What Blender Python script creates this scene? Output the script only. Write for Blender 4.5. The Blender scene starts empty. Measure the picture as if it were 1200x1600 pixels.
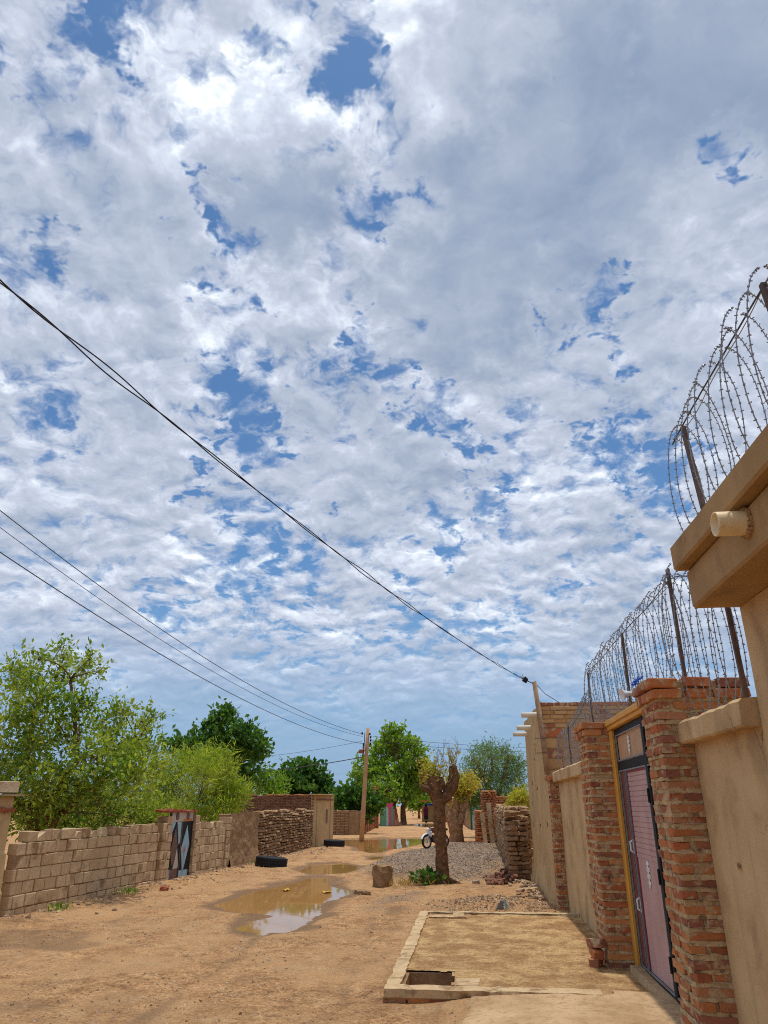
import bpy, bmesh, math, random
import numpy as np
from mathutils import Vector, Matrix, Euler
R = math.radians
sc = bpy.context.scene
COL = sc.collection

# ------------------------------------------------------------------ camera
cam_d = bpy.data.cameras.new('camera'); cam = bpy.data.objects.new('camera', cam_d); COL.objects.link(cam)
cam.location = (0, 0, 1.6); cam.rotation_euler = (R(90 + 22.24), 0, R(6.37))
cam_d.sensor_fit = 'HORIZONTAL'; cam_d.sensor_width = 36; cam_d.lens = 33.6
cam_d.clip_start = 0.05; cam_d.clip_end = 3000
sc.camera = cam

# ------------------------------------------------------------------ node helper
class NT:
    def __init__(s, tree): s.t = tree; s.n = tree.nodes; s.l = tree.links
    def node(s, typ, **kw):
        n = s.n.new(typ)
        for k, v in kw.items(): setattr(n, k, v)
        return n
    def put(s, sock, v):
        if isinstance(v, bpy.types.NodeSocket): s.l.new(v, sock)
        elif v is not None:
            if sock.type == 'RGBA' and not isinstance(v, (int, float)) and len(v) == 3: v = (*v, 1)
            sock.default_value = v
    def math(s, op, a, b=None, c=None, clamp=False):
        n = s.node('ShaderNodeMath', operation=op, use_clamp=clamp)
        for i, v in enumerate((a, b, c)):
            if v is not None: s.put(n.inputs[i], v)
        return n.outputs[0]
    def vm(s, op, a, b=None, scale=None):
        n = s.node('ShaderNodeVectorMath', operation=op)
        s.put(n.inputs[0], a)
        if b is not None: s.put(n.inputs[1], b)
        if scale is not None: s.put(n.inputs[3], scale)
        return n.outputs['Value'] if op in ('DOT_PRODUCT', 'LENGTH', 'DISTANCE') else n.outputs[0]
    def rng(s, v, a, b, c=0., d=1., smooth=True):
        n = s.node('ShaderNodeMapRange', interpolation_type='SMOOTHSTEP' if smooth else 'LINEAR')
        s.put(n.inputs[0], v)
        for i, q in enumerate((a, b, c, d)): s.put(n.inputs[i + 1], q)
        return n.outputs[0]
    def noise(s, vec, scale, detail=4., rough=.55, dist=0., out=0, lac=2.):
        n = s.node('ShaderNodeTexNoise')
        if vec is not None: s.put(n.inputs['Vector'], vec)
        s.put(n.inputs['Scale'], scale); s.put(n.inputs['Detail'], detail); s.put(n.inputs['Roughness'], rough)
        s.put(n.inputs['Distortion'], dist); s.put(n.inputs['Lacunarity'], lac)
        return n.outputs[out]
    def mix(s, f, a, b, mode='MIX'):
        n = s.node('ShaderNodeMix', data_type='RGBA', blend_type=mode)
        s.put(n.inputs[0], f); s.put(n.inputs[6], a); s.put(n.inputs[7], b)
        return n.outputs[2]
    def ramp(s, f, stops):
        n = s.node('ShaderNodeValToRGB'); e = n.color_ramp.elements
        while len(e) < len(stops): e.new(.5)
        for i, (p, c) in enumerate(stops): e[i].position = p; e[i].color = (*c, 1)
        s.put(n.inputs[0], f); return n.outputs[0]

# ------------------------------------------------------------------ sun direction (unit vector towards the sun)
SUN = Vector((0.045, 0.10, 0.99)).normalized()
SUN_EL = math.asin(SUN.z); SUN_AZ = math.atan2(SUN.x, SUN.y)

# ------------------------------------------------------------------ world: clear sky with a broken cloud deck
# each entry: azimuth from north (+Y) to the right, elevation, angular radius, weight - openings, thick banks, bright tops
HOLES=[(-20.4,32.1,2.9,1.00),(-18.3,27.6,3.2,1.00),(-22.2,23.7,1.9,0.90),(-21.8,29.5,1.9,0.50),(-17.1,19.1,4.0,0.55),(-9.1,35.3,2.1,1.00),(-6.5,33.1,2.0,1.00),(-1.1,30.3,2.1,0.80),(-4.3,29.1,1.3,0.80),(1.6,26.9,2.0,0.80),(2.5,23.0,1.5,0.60),(-4.2,19.2,1.6,0.60),(0.1,19.1,1.5,0.60),(15.1,39.2,1.2,0.90),(13.5,37.0,2.2,1.00),(9.0,35.5,1.8,0.90),(26.6,43.8,1.9,1.00),(14.6,31.7,1.3,0.90),(16.5,26.0,2.7,0.90),(15.2,22.3,2.4,0.90),(11.0,27.0,1.2,0.80),(-25.8,44.4,1.6,0.80),(-22.3,41.9,1.8,0.90),(-37.7,39.2,1.4,0.80),(-20.5,37.6,2.0,0.60),(-9.4,56.0,2.0,1.00),(-10.6,53.0,1.8,1.00),(-6.4,50.0,2.3,0.60),(-7.0,45.0,2.1,0.70),(-40.1,48.5,1.6,0.80),(-36.5,52.5,1.7,0.80),(-20.4,54.5,1.5,0.90),(-23.6,14.0,2.4,0.50),(-12.6,13.8,3.5,0.50),(-8.6,22.5,0.9,0.80),(9.0,14.6,1.6,0.50),(-21.0,26.6,1.9,0.60),(-33.3,26.6,1.7,0.40),(-5.3,13.6,2.0,0.50),(-5.6,53.5,2.6,0.50),(-43.4,49.5,1.4,0.50),(2.3,12.0,2.9,0.40)]
DARK=[(-18.4,46.3,4.1,0.80),(11.2,47.9,9.6,0.75),(27.7,47.8,6.8,1.00),(1.1,38.4,5.3,0.60),(-29.7,42.6,5.3,0.35),(-8.7,27.3,6.1,0.25),(16.6,32.2,5.2,0.30),(6.4,41.2,6.9,0.50)]
BRIGHT=[(-20.5,50.9,3.3,1.00),(-1.1,53.0,2.6,1.00),(1.2,56.2,4.6,0.90),(-3.5,50.4,3.1,0.50),(-15.2,54.3,3.0,0.50),(26.6,41.3,3.4,0.30),(-30.4,50.6,3.7,0.30)]
def build_world():
    w = bpy.data.worlds.new('World'); sc.world = w; w.use_nodes = True
    w.cycles.sampling_method = 'MANUAL'; w.cycles.sample_map_resolution = 512
    t = NT(w.node_tree); w.node_tree.nodes.clear()
    D = t.node('ShaderNodeTexCoord').outputs['Generated']
    sky = t.node('ShaderNodeTexSky', sky_type='NISHITA', sun_disc=False)
    sky.sun_elevation = SUN_EL; sky.sun_rotation = SUN_AZ; sky.air_density = 1.0; sky.dust_density = .6; sky.ozone_density = 2.5
    blue = t.vm('SCALE', sky.outputs[0], scale=0.085)
    blue = t.mix(1., blue, (.70, .98, 1.16), 'MULTIPLY')
    sep = t.node('ShaderNodeSeparateXYZ'); t.l.new(D, sep.inputs[0])
    z = t.math('MAXIMUM', sep.outputs[2], 0.)
    blue = t.mix(t.rng(z, .30, .0, 0, .85), blue, (.215, .345, .55))
    iz = t.math('DIVIDE', 1., t.math('ADD', z, .33))
    com = t.node('ShaderNodeCombineXYZ'); t.l.new(t.math('MULTIPLY', sep.outputs[0], iz), com.inputs[0]); t.l.new(t.math('MULTIPLY', sep.outputs[1], iz), com.inputs[1])
    P = com.outputs[0]
    wv = t.vm('SUBTRACT', t.noise(P, 6., 4, .6, out=1), (.5, .5, .5))
    Pw = t.vm('ADD', P, t.vm('SCALE', wv, scale=.12))
    Dw = t.vm('NORMALIZE', t.vm('ADD', D, t.vm('SCALE', t.vm('SUBTRACT', t.noise(P, 15., 4, .68, out=1), (.5, .5, .5)), scale=.17)))
    def blobs(L, vec, soft0=.0, soft1=1.6):
        tot = None
        for az, el, r, wt in L:
            v = (math.sin(R(az)) * math.cos(R(el)), math.cos(R(az)) * math.cos(R(el)), math.sin(R(el)))
            g = t.rng(t.vm('DOT_PRODUCT', vec, v), math.cos(R(r * soft1)), math.cos(R(r * soft0)), 0., wt)
            tot = g if tot is None else t.math('MAXIMUM', tot, g)
        return tot
    hole = blobs(HOLES, Dw); dark = blobs(DARK, Dw, .1, 1.6); bright = blobs(BRIGHT, Dw, .05, 1.8)
    def dens(p):
        a = t.noise(p, 3.2, 2, .5); b = t.noise(p, 13.5, 6, .60)
        return t.math('ADD', t.math('MULTIPLY', a, .38), t.math('MULTIPLY', b, .62))
    d0 = dens(Pw)
    tosun = t.vm('NORMALIZE', t.vm('SUBTRACT', (SUN.x, SUN.y, 0), P))
    d1 = dens(t.vm('ADD', Pw, t.vm('SCALE', tosun, scale=.026)))
    relief = t.math('SUBTRACT', d0, d1)
    thick = t.math('ADD', t.math('SUBTRACT', t.math('ADD', d0, .070), t.math('ADD', t.math('MULTIPLY', hole, .125), t.math('MULTIPLY', t.rng(t.noise(Pw, 19., 3, .6), .50, .68), t.math('ADD', .05, t.math('MULTIPLY', hole, .15))))), t.math('MULTIPLY', dark, .12))
    cover = t.rng(thick, .38, .555)
    body = t.rng(thick, .46, .78)
    big = t.noise(Pw, 4.6, 3, .5)
    sh = t.math('ADD', .64, t.math('MULTIPLY', relief, t.math('SUBTRACT', 2.4, t.math('MULTIPLY', dark, 1.9))))
    sh = t.math('SUBTRACT', sh, t.math('MULTIPLY', body, .22))
    sh = t.math('ADD', sh, t.math('MULTIPLY', t.math('SUBTRACT', big, .5), 1.0))
    sh = t.math('SUBTRACT', sh, t.math('MULTIPLY', dark, .42))
    sh = t.math('ADD', sh, t.math('MULTIPLY', bright, .36), clamp=False)
    cloud = t.ramp(sh, [(0., (.23, .30, .43)), (.35, (.36, .42, .53)), (.62, (.50, .55, .66)), (.85, (.69, .75, .85)), (1., (.93, .98, 1.0))])
    # towards the horizon the deck thins into pale streaks
    low = t.rng(z, .02, .26)
    cover = t.math('MULTIPLY', cover, t.rng(z, .06, .25, .12, .97))
    pale = t.mix(.45, cloud, (.44, .50, .62))
    cloud = t.mix(low, pale, cloud)
    col = t.mix(cover, blue, cloud)
    bg = t.node('ShaderNodeBackground'); t.l.new(col, bg.inputs[0]); bg.inputs[1].default_value = 1.0
    out = t.node('ShaderNodeOutputWorld'); t.l.new(bg.outputs[0], out.inputs[0])
build_world()

# ------------------------------------------------------------------ sun
sun_d = bpy.data.lights.new('sun', 'SUN'); sun_d.energy = 2.4; sun_d.angle = R(1.4); sun_d.color = (1, .95, .87)
sun = bpy.data.objects.new('sun', sun_d); COL.objects.link(sun); sun.location = (0, 0, 60)
sun.rotation_euler = (-SUN).to_track_quat('-Z', 'Y').to_euler()
sc.view_settings.view_transform = 'Standard'; sc.view_settings.look = 'None'
sc.view_settings.exposure = 0.22; sc.view_settings.gamma = 1.0; sc.view_settings.use_curve_mapping = False
sc.cycles.max_bounces = 6; sc.cycles.use_denoising = False; sc.cycles.filter_width = 1.05

# ================================================================== helpers
def _cam_basis():
    p, s = R(22.24), R(6.37)
    f = np.array([-math.sin(s) * math.cos(p), math.cos(s) * math.cos(p), math.sin(p)]); r = np.array([math.cos(s), math.sin(s), 0])
    return f, r, np.cross(r, f)
_F, _R, _U = _cam_basis()
def _ray(x, y): return _F * 1120. + _R * (x - 600.) - _U * (y - 800.)
def AT(x, y, Y):            # survey: the point sighted at photo position x, y on the plane Y metres up the street
    d = _ray(x, y); q = d * (Y / d[1]); return Vector((q[0], Y, 1.6 + q[2]))
def GP(x, y, z=0.):         # the same on the ground
    d = _ray(x, y); q = d * ((z - 1.6) / d[2]); return Vector((q[0], q[1], z))

def fade(t): return t * t * t * (t * (t * 6 - 15) + 10)
def vnoise(x, y, seed=0):   # smooth value noise, numpy, -1..1
    x = np.asarray(x, float); y = np.asarray(y, float)
    xi = np.floor(x).astype(np.int64); yi = np.floor(y).astype(np.int64); u = fade(x - xi); v = fade(y - yi)
    def h(a, b):
        n = (a * 374761393 + b * 668265263 + seed * 974634777) & 0xffffffff
        n = ((n ^ (n >> 13)) * 1274126177) & 0xffffffff
        return ((n ^ (n >> 16)) & 0xffff) / 32767.5 - 1
    return (h(xi, yi) * (1 - u) + h(xi + 1, yi) * u) * (1 - v) + (h(xi, yi + 1) * (1 - u) + h(xi + 1, yi + 1) * u) * v
def fbm(x, y, oct=4, seed=0, rough=.5):
    s = 0; a = 1; tot = 0
    for i in range(oct):
        s = s + a * vnoise(np.asarray(x) * 2 ** i + 17.3 * i, np.asarray(y) * 2 ** i - 9.1 * i, seed + i); tot += a; a *= rough
    return s / tot
def sstep(a, b, x): t = np.clip((x - a) / (b - a), 0, 1); return t * t * (3 - 2 * t)

def mesh_np(name, V, faces, mat=None, smooth=False):
    """V (n,3); faces: list of equal-length index arrays (m,k)"""
    me = bpy.data.meshes.new(name); V = np.asarray(V, np.float32)
    faces = [np.asarray(f, np.int32) for f in faces if len(f)]
    li = np.concatenate([f.ravel() for f in faces]); ln = np.concatenate([np.full(len(f), f.shape[1], np.int32) for f in faces])
    me.vertices.add(len(V)); me.vertices.foreach_set('co', V.ravel())
    me.loops.add(len(li)); me.loops.foreach_set('vertex_index', li)
    me.polygons.add(len(ln)); me.polygons.foreach_set('loop_start', np.concatenate([[0], np.cumsum(ln)[:-1]]).astype(np.int32))
    me.polygons.foreach_set('use_smooth', np.full(len(ln), smooth))
    me.update(calc_edges=True)
    if mat: me.materials.append(mat)
    return me
def link(name, me, parent=None, loc=(0, 0, 0), rot=(0, 0, 0), scale=(1, 1, 1)):
    o = bpy.data.objects.new(name, me); COL.objects.link(o); o.parent = parent
    o.location = loc; o.rotation_euler = rot; o.scale = scale
    return o
def tag(o, label=None, cat=None, group=None, kind=None):
    if label: o['label'] = label
    if cat: o['category'] = cat
    if group: o['group'] = group
    if kind or cat: o['kind'] = kind or 'thing'
    return o
def root(name, label, cat, loc=(0, 0, 0), rz=0., group=None):
    o = bpy.data.objects.new(name, None); COL.objects.link(o); o.empty_display_size = .2
    o.location = loc; o.rotation_euler = (0, 0, rz); return tag(o, label, cat, group)

class MB:
    """collects shapes, becomes one mesh"""
    def __init__(s): s.v = []; s.f3 = []; s.f4 = []; s.n = 0
    def add(s, V, F):
        V = np.asarray(V, float)
        for f in F:
            (s.f4 if len(f) == 4 else s.f3).append([i + s.n for i in f]) if len(f) < 5 else [s.f3.append([f[0] + s.n, f[i] + s.n, f[i + 1] + s.n]) for i in range(1, len(f) - 1)]
        s.v.append(V); s.n += len(V); return s
    def box(s, x0, x1, y0, y1, z0, z1, ch=0., jit=0., rng=None, rot=None):
        V, F = cham_box(ch / max(1e-6, 1)) if False else box_vf(x0, x1, y0, y1, z0, z1, ch)
        V = np.array(V)
        if jit: V = V + (rng or np.random.default_rng(1)).normal(0, jit, V.shape)
        if rot is not None:
            c = V.mean(0); V = (V - c) @ np.array(Euler(rot).to_matrix()).T + c
        return s.add(V, F)
    def tube(s, pts, rad, n=8, caps=True, jit=0., rng=None):
        V, F = tube_vf(pts, rad, n, caps)
        if jit: V = V + (rng or np.random.default_rng(2)).normal(0, jit, V.shape)
        return s.add(V, F)
    def lathe(s, prof, n=16, M=None):
        V = []; F = []
        for r, z in prof:
            for k in range(n): a = 2 * math.pi * k / n; V.append((r * math.cos(a), r * math.sin(a), z))
        for i in range(len(prof) - 1):
            for k in range(n): F.append((i * n + k, i * n + (k + 1) % n, (i + 1) * n + (k + 1) % n, (i + 1) * n + k))
        V = np.array(V)
        if M is not None: V = V @ np.array(M.to_3x3()).T + np.array(M.translation)
        return s.add(V, F)
    def prism(s, poly, z0, z1, axes=(0, 1, 2)):
        n = len(poly); V = []
        for z in (z0, z1):
            for a, b in poly:
                q = [0, 0, 0]; q[axes[0]] = a; q[axes[1]] = b; q[axes[2]] = z; V.append(q)
        F = [tuple(range(n))[::-1], tuple(range(n, 2 * n))] + [(i, (i + 1) % n, n + (i + 1) % n, n + i) for i in range(n)]
        return s.add(V, F)
    def me(s, name, mat, smooth=False):
        m = mesh_np(name, np.concatenate(s.v), [np.array(s.f4).reshape(-1, 4), np.array(s.f3).reshape(-1, 3)], mat, smooth)
        return m
    def build(s, name, mat, parent=None, smooth=False, recalc=True, **kw):
        m = s.me(name, mat, smooth)
        if recalc:
            b = bmesh.new(); b.from_mesh(m); bmesh.ops.recalc_face_normals(b, faces=b.faces); b.to_mesh(m); b.free()
        return link(name, m, parent, **kw)

def box_vf(x0, x1, y0, y1, z0, z1, ch=0.):
    if not ch:
        V = [(x, y, z) for z in (z0, z1) for y in (y0, y1) for x in (x0, x1)]
        return V, [(0, 2, 3, 1), (4, 5, 7, 6), (0, 1, 5, 4), (2, 6, 7, 3), (0, 4, 6, 2), (1, 3, 7, 5)]
    V = []; idx = {}
    c = ((x0, x1), (y0, y1), (z0, z1))
    for ax in range(3):                       # each corner gives three vertices, one per face it belongs to
        for i in (0, 1):
            for j in (0, 1):
                for k in (0, 1):
                    s = (i, j, k); q = []
                    for a in range(3):
                        v = c[a][s[a]]
                        if a != ax: v += ch if s[a] == 0 else -ch
                        q.append(v)
                    idx[(ax, i, j, k)] = len(V); V.append(q)
    F = []
    for ax in range(3):
        for s in (0, 1):
            o = [a for a in range(3) if a != ax]; ring = []
            for u, v in ((0, 0), (1, 0), (1, 1), (0, 1)):
                q = [0, 0, 0]; q[ax] = s; q[o[0]] = u; q[o[1]] = v; ring.append(idx[(ax, *q)])
            F.append(tuple(ring))
    for a in range(3):                        # edge bevels
        o = [b for b in range(3) if b != a]
        for u in (0, 1):
            for v in (0, 1):
                q0 = [0, 0, 0]; q1 = [0, 0, 0]; q0[a] = 0; q1[a] = 1
                for q in (q0, q1): q[o[0]] = u; q[o[1]] = v
                F.append((idx[(o[0], *q0)], idx[(o[0], *q1)], idx[(o[1], *q1)], idx[(o[1], *q0)]))
    for i in (0, 1):
        for j in (0, 1):
            for k in (0, 1): F.append((idx[(0, i, j, k)], idx[(1, i, j, k)], idx[(2, i, j, k)]))
    return V, F
def tube_vf(pts, rad, n=8, caps=True):
    pts = [Vector(p) for p in pts]; m = len(pts)
    if np.isscalar(rad): rad = [rad] * m
    V = []; F = []; ref = None
    for i, p in enumerate(pts):
        d = (pts[min(i + 1, m - 1)] - pts[max(i - 1, 0)]).normalized()
        if ref is None: ref = d.orthogonal().normalized()
        u = (ref - d * ref.dot(d)); u = u.normalized() if u.length > 1e-6 else d.orthogonal().normalized(); ref = u; w = d.cross(u)
        for k in range(n):
            a = 2 * math.pi * k / n; V.append(p + (u * math.cos(a) + w * math.sin(a)) * rad[i])
    for i in range(m - 1):
        for k in range(n): F.append((i * n + k, i * n + (k + 1) % n, (i + 1) * n + (k + 1) % n, (i + 1) * n + k))
    if caps: F.append(tuple(range(n))[::-1]); F.append(tuple(range((m - 1) * n, m * n)))
    return np.array([tuple(v) for v in V]), F

# unit rough bricks (1 x 1 x 1 about the centre), shared by many objects
def rough_units(k, ch, jit, seed, nose=0.):
    out = []; rng = np.random.default_rng(seed)
    for i in range(k):
        V, F = box_vf(-.5, .5, -.5, .5, -.5, .5, ch); V = np.array(V) + rng.normal(0, jit, (24, 3)); out.append((V, F))
    return out
def unit_meshes(name, units, mat):
    ms = []
    for V, F in units:
        b = MB().add(V, F); m = b.me(name, mat)
        bm = bmesh.new(); bm.from_mesh(m); bmesh.ops.recalc_face_normals(bm, faces=bm.faces); bm.to_mesh(m); bm.free(); ms.append(m)
    return ms
def scatter_np(V0, F0, M, T):
    """copies of V0 (k,3) with matrices M (n,3,3) and offsets T (n,3) -> V, F"""
    V = np.einsum('nij,kj->nki', M, V0) + T[:, None, :]; n, k = len(T), len(V0)
    off = (np.arange(n) * k)[:, None, None]
    return V.reshape(-1, 3), (np.array(F0)[None] + off).reshape(-1, np.array(F0).shape[1])
def rand_rot(n, rng):
    q = rng.normal(size=(n, 4)); q /= np.linalg.norm(q, axis=1)[:, None]; w, x, y, z = q.T
    return np.stack([np.stack([1 - 2 * (y * y + z * z), 2 * (x * y - z * w), 2 * (x * z + y * w)], 1), np.stack([2 * (x * y + z * w), 1 - 2 * (x * x + z * z), 2 * (y * z - x * w)], 1), np.stack([2 * (x * z - y * w), 2 * (y * z + x * w), 1 - 2 * (x * x + y * y)], 1)], 1)
OCT_V = np.array([(1, 0, 0), (-1, 0, 0), (0, 1, 0), (0, -1, 0), (0, 0, 1), (0, 0, -1)], float)
OCT_F = [(0, 2, 4), (2, 1, 4), (1, 3, 4), (3, 0, 4), (2, 0, 5), (1, 2, 5), (3, 1, 5), (0, 3, 5)]
_t = (1 + 5 ** .5) / 2
ICO_V = np.array([(-1, _t, 0), (1, _t, 0), (-1, -_t, 0), (1, -_t, 0), (0, -1, _t), (0, 1, _t), (0, -1, -_t), (0, 1, -_t), (_t, 0, -1), (_t, 0, 1), (-_t, 0, -1), (-_t, 0, 1)]) / 1.9
ICO_F = [(0, 11, 5), (0, 5, 1), (0, 1, 7), (0, 7, 10), (0, 10, 11), (1, 5, 9), (5, 11, 4), (11, 10, 2), (10, 7, 6), (7, 1, 8), (3, 9, 4), (3, 4, 2), (3, 2, 6), (3, 6, 8), (3, 8, 9), (4, 9, 5), (2, 4, 11), (6, 2, 10), (8, 6, 7), (9, 8, 1)]
def stones_np(P, size, rng, ico=False, flat=.7):
    n = len(P); V0, F0 = (ICO_V, ICO_F) if ico else (OCT_V, OCT_F)
    S = np.zeros((n, 3, 3)); s = size[:, None] * rng.uniform(.6, 1.3, (n, 3)); s[:, 2] *= flat
    for i in range(3): S[:, i, i] = s[:, i]
    M = np.einsum('nij,njk->nik', rand_rot(n, rng), S)
    V, F = scatter_np(V0, F0, M, P); k = len(V0)
    V = V + rng.normal(0, .16, V.shape) * np.repeat(size, k)[:, None]
    return V, F

# ================================================================== materials
def bsdf(t, color, rough=.9, spec=.25, normal=None, metal=0.):
    b = t.node('ShaderNodeBsdfPrincipled'); t.put(b.inputs['Base Color'], color); t.put(b.inputs['Roughness'], rough)
    t.put(b.inputs['Specular IOR Level'], spec); t.put(b.inputs['Metallic'], metal)
    if normal is not None: t.l.new(normal, b.inputs['Normal'])
    o = t.node('ShaderNodeOutputMaterial'); t.l.new(b.outputs[0], o.inputs[0]); return b
def bump(t, h, strength=.4, dist=.02, prev=None):
    n = t.node('ShaderNodeBump'); t.put(n.inputs['Strength'], strength); t.put(n.inputs['Distance'], dist); t.l.new(h, n.inputs['Height'])
    if prev is not None: t.l.new(prev, n.inputs['Normal'])
    return n.outputs[0]
def new_mat(name):
    m = bpy.data.materials.new(name); m.use_nodes = True; m.node_tree.nodes.clear(); return m, NT(m.node_tree)
def mat(name, ca, cb, scale=3., rough=.9, spec=.2, bstr=.4, bscale=45., bdist=.01, rand=None, ramp=None, cc=None, cc_scale=9., cc_lo=.58, cc_hi=.7, fine=.25, metal=0., streak=False, crack=0.):
    """two-tone rough surface; rand: 'object' / 'island' gives each piece its own tone (ramp = colours across pieces)"""
    m, t = new_mat(name)
    tc = t.node('ShaderNodeTexCoord').outputs['Object']
    r = None
    if rand == 'object': r = t.node('ShaderNodeObjectInfo').outputs['Random']
    elif rand == 'island': r = t.node('ShaderNodeNewGeometry').outputs['Random Per Island']
    if rand: # world-scale coordinates so pieces of different scale keep one grain
        g = t.node('ShaderNodeNewGeometry').outputs['Position']
        vec = t.vm('ADD', g, t.vm('SCALE', (3.1, 7.7, 5.3), scale=r))
    else: vec = tc
    col = t.mix(t.rng(t.noise(vec, scale, 5, .6), .3, .7), ca, cb)
    if ramp:
        base = t.ramp(r, ramp); col = t.mix(.62, col, base)
    if cc is not None:
        col = t.mix(t.rng(t.noise(vec, cc_scale, 4, .6, .3), cc_lo, cc_hi), col, cc)
    if streak:  # rain streaks running down the face
        mp = t.node('ShaderNodeMapping'); mp.inputs['Scale'].default_value = (9, 9, .7); t.l.new(vec, mp.inputs[0])
        col = t.mix(t.rng(t.noise(mp.outputs[0], 1., 4, .6), .52, .74, 0, .45), col, tuple(c * .62 for c in ca))
    if crack:   # hairline cracks, only here and there
        vo = t.node('ShaderNodeTexVoronoi', feature='DISTANCE_TO_EDGE'); vo.inputs['Scale'].default_value = crack
        t.l.new(t.vm('ADD', vec, t.vm('SCALE', t.noise(vec, 3., 4, .6, out=1), scale=.35)), vo.inputs['Vector'])
        col = t.mix(t.math('MULTIPLY', t.rng(vo.outputs['Distance'], .008, .002), t.rng(t.noise(vec, 1.1, 2, .5), .52, .60)), col, tuple(c * .35 for c in ca))
    f = t.noise(vec, bscale * .8, 4, .65)
    col = t.mix(fine, col, t.mix(1., col, t.mix(f, (.35, .35, .35), (1.6, 1.6, 1.6)), 'MULTIPLY'))
    h = t.math('ADD', t.noise(vec, bscale, 6, .65), t.math('MULTIPLY', t.noise(vec, bscale * .22, 3, .5), 1.4))
    bsdf(t, col, rough, spec, bump(t, h, bstr, bdist), metal)
    return m
def plain(name, c, rough=.6, spec=.3, metal=0., var=.25, scale=8., bstr=.15):
    return mat(name, c, tuple(x * (1 - var) for x in c), scale, rough, spec, bstr, 60, .004, metal=metal, fine=.12)
def leaf_mat(name, ramp, trans=.4, rough=.55, tip=None):
    m, t = new_mat(name)
    r = t.node('ShaderNodeNewGeometry').outputs['Random Per Island']
    col = t.ramp(r, ramp)
    tc = t.node('ShaderNodeTexCoord').outputs['Object']
    col = t.mix(t.rng(t.noise(tc, .9, 3, .5), .4, .65, 0, .5), col, ramp[-1][1])
    b = t.node('ShaderNodeBsdfPrincipled'); t.put(b.inputs['Base Color'], col); b.inputs['Roughness'].default_value = rough; b.inputs['Specular IOR Level'].default_value = .3
    tr = t.node('ShaderNodeBsdfTranslucent'); t.put(tr.inputs[0], t.mix(1., col, (1.25, 1.3, .6), 'MULTIPLY'))
    mx = t.node('ShaderNodeMixShader'); mx.inputs[0].default_value = trans; t.l.new(b.outputs[0], mx.inputs[1]); t.l.new(tr.outputs[0], mx.inputs[2])
    o = t.node('ShaderNodeOutputMaterial'); t.l.new(mx.outputs[0], o.inputs[0]); return m

M = {}
BR = [(0., (.27, .095, .055)), (.2, (.50, .16, .055)), (.4, (.56, .24, .08)), (.55, (.31, .135, .085)), (.7, (.20, .085, .065)), (.85, (.66, .29, .085)), (1., (.41, .215, .125))]
M['brick'] = mat('red_brick', (.42, .14, .06), (.30, .10, .06), 14, .92, .15, .8, 70, .006, 'object', BR, cc=(.46, .33, .19), cc_scale=9, cc_lo=.52, cc_hi=.64, fine=.55)
M['brick_i'] = mat('red_brick_joined', (.40, .15, .07), (.28, .11, .06), 10, .95, .1, .7, 50, .008, 'island', BR, cc=(.42, .30, .18), cc_lo=.52, cc_hi=.68, fine=.4)
M['mortar'] = mat('mortar', (.60, .45, .26), (.46, .32, .17), 8, .95, .1, 1., 60, .012, cc=(.24, .15, .085), cc_scale=14, cc_lo=.55, cc_hi=.68, fine=.45)
M['block'] = mat('sand_block', (.58, .39, .20), (.46, .295, .145), 5, .95, .1, 1., 55, .014, 'object', [(0., (.52, .39, .25)), (.5, (.68, .53, .35)), (.8, (.60, .45, .29)), (1., (.48, .35, .22))], cc=(.30, .19, .10), cc_scale=2.4, cc_lo=.53, cc_hi=.68, fine=.45)
M['blockmortar'] = mat('block_joint', (.42, .29, .165), (.32, .21, .115), 6, .95, .1, .8, 50, .01)
M['plaster'] = mat('plaster', (.60, .425, .225), (.50, .335, .165), 2.2, .85, .2, .5, 60, .01, cc=(.38, .25, .13), cc_scale=2.2, cc_lo=.50, cc_hi=.72, fine=.08, streak=True, crack=1.1)
M['plaster2'] = mat('ochre_plaster', (.42, .27, .125), (.33, .205, .09), 2.2, .85, .2, .3, 60, .008, cc=(.27, .17, .085), cc_scale=2.6, cc_lo=.52, cc_hi=.72, fine=.14, crack=1.4)
M['plaster3'] = mat('weathered_plaster', (.55, .39, .20), (.46, .31, .15), 1.6, .9, .15, .35, 55, .008, cc=(.36, .23, .12), cc_scale=2.2, cc_lo=.55, cc_hi=.75, fine=.15, streak=True)
M['mud'] = mat('mud', (.36, .225, .12), (.26, .155, .08), 6, .95, .1, 1., 40, .02, fine=.4)
M['mudbrick'] = mat('mud_brick', (.36, .22, .12), (.24, .14, .075), 6, .95, .1, .9, 40, .015, 'island', [(0., (.26, .15, .08)), (.5, (.38, .24, .13)), (1., (.46, .31, .18))], fine=.4)
M['darkbrick'] = mat('dark_brick', (.22, .105, .07), (.15, .075, .055), 6, .95, .1, .7, 40, .01, 'island', [(0., (.16, .08, .06)), (.5, (.25, .12, .075)), (1., (.34, .18, .11))], fine=.35)
M['mudpiece'] = mat('mud_brick_piece', (.30, .18, .095), (.19, .11, .06), 6, .95, .1, 1., 40, .02, 'object', [(0., (.20, .115, .065)), (.5, (.33, .20, .105)), (1., (.42, .27, .15))], fine=.45)
M['tanbrick'] = mat('tan_brick', (.52, .30, .12), (.40, .22, .09), 8, .95, .1, .7, 50, .01, 'object', [(0., (.42, .22, .10)), (.5, (.55, .34, .15)), (1., (.50, .36, .2))], fine=.3)
M['concrete'] = mat('concrete', (.60, .44, .255), (.48, .335, .18), 4, .9, .15, .9, 60, .012, cc=(.30, .19, .10), cc_scale=6, cc_lo=.50, cc_hi=.66, fine=.45)
M['bark'] = mat('bark', (.25, .13, .065), (.11, .06, .034), 9, .95, .1, 1., 28, .04, fine=.5, cc=(.32, .19, .10), cc_scale=16, cc_lo=.56, cc_hi=.66)
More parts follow.
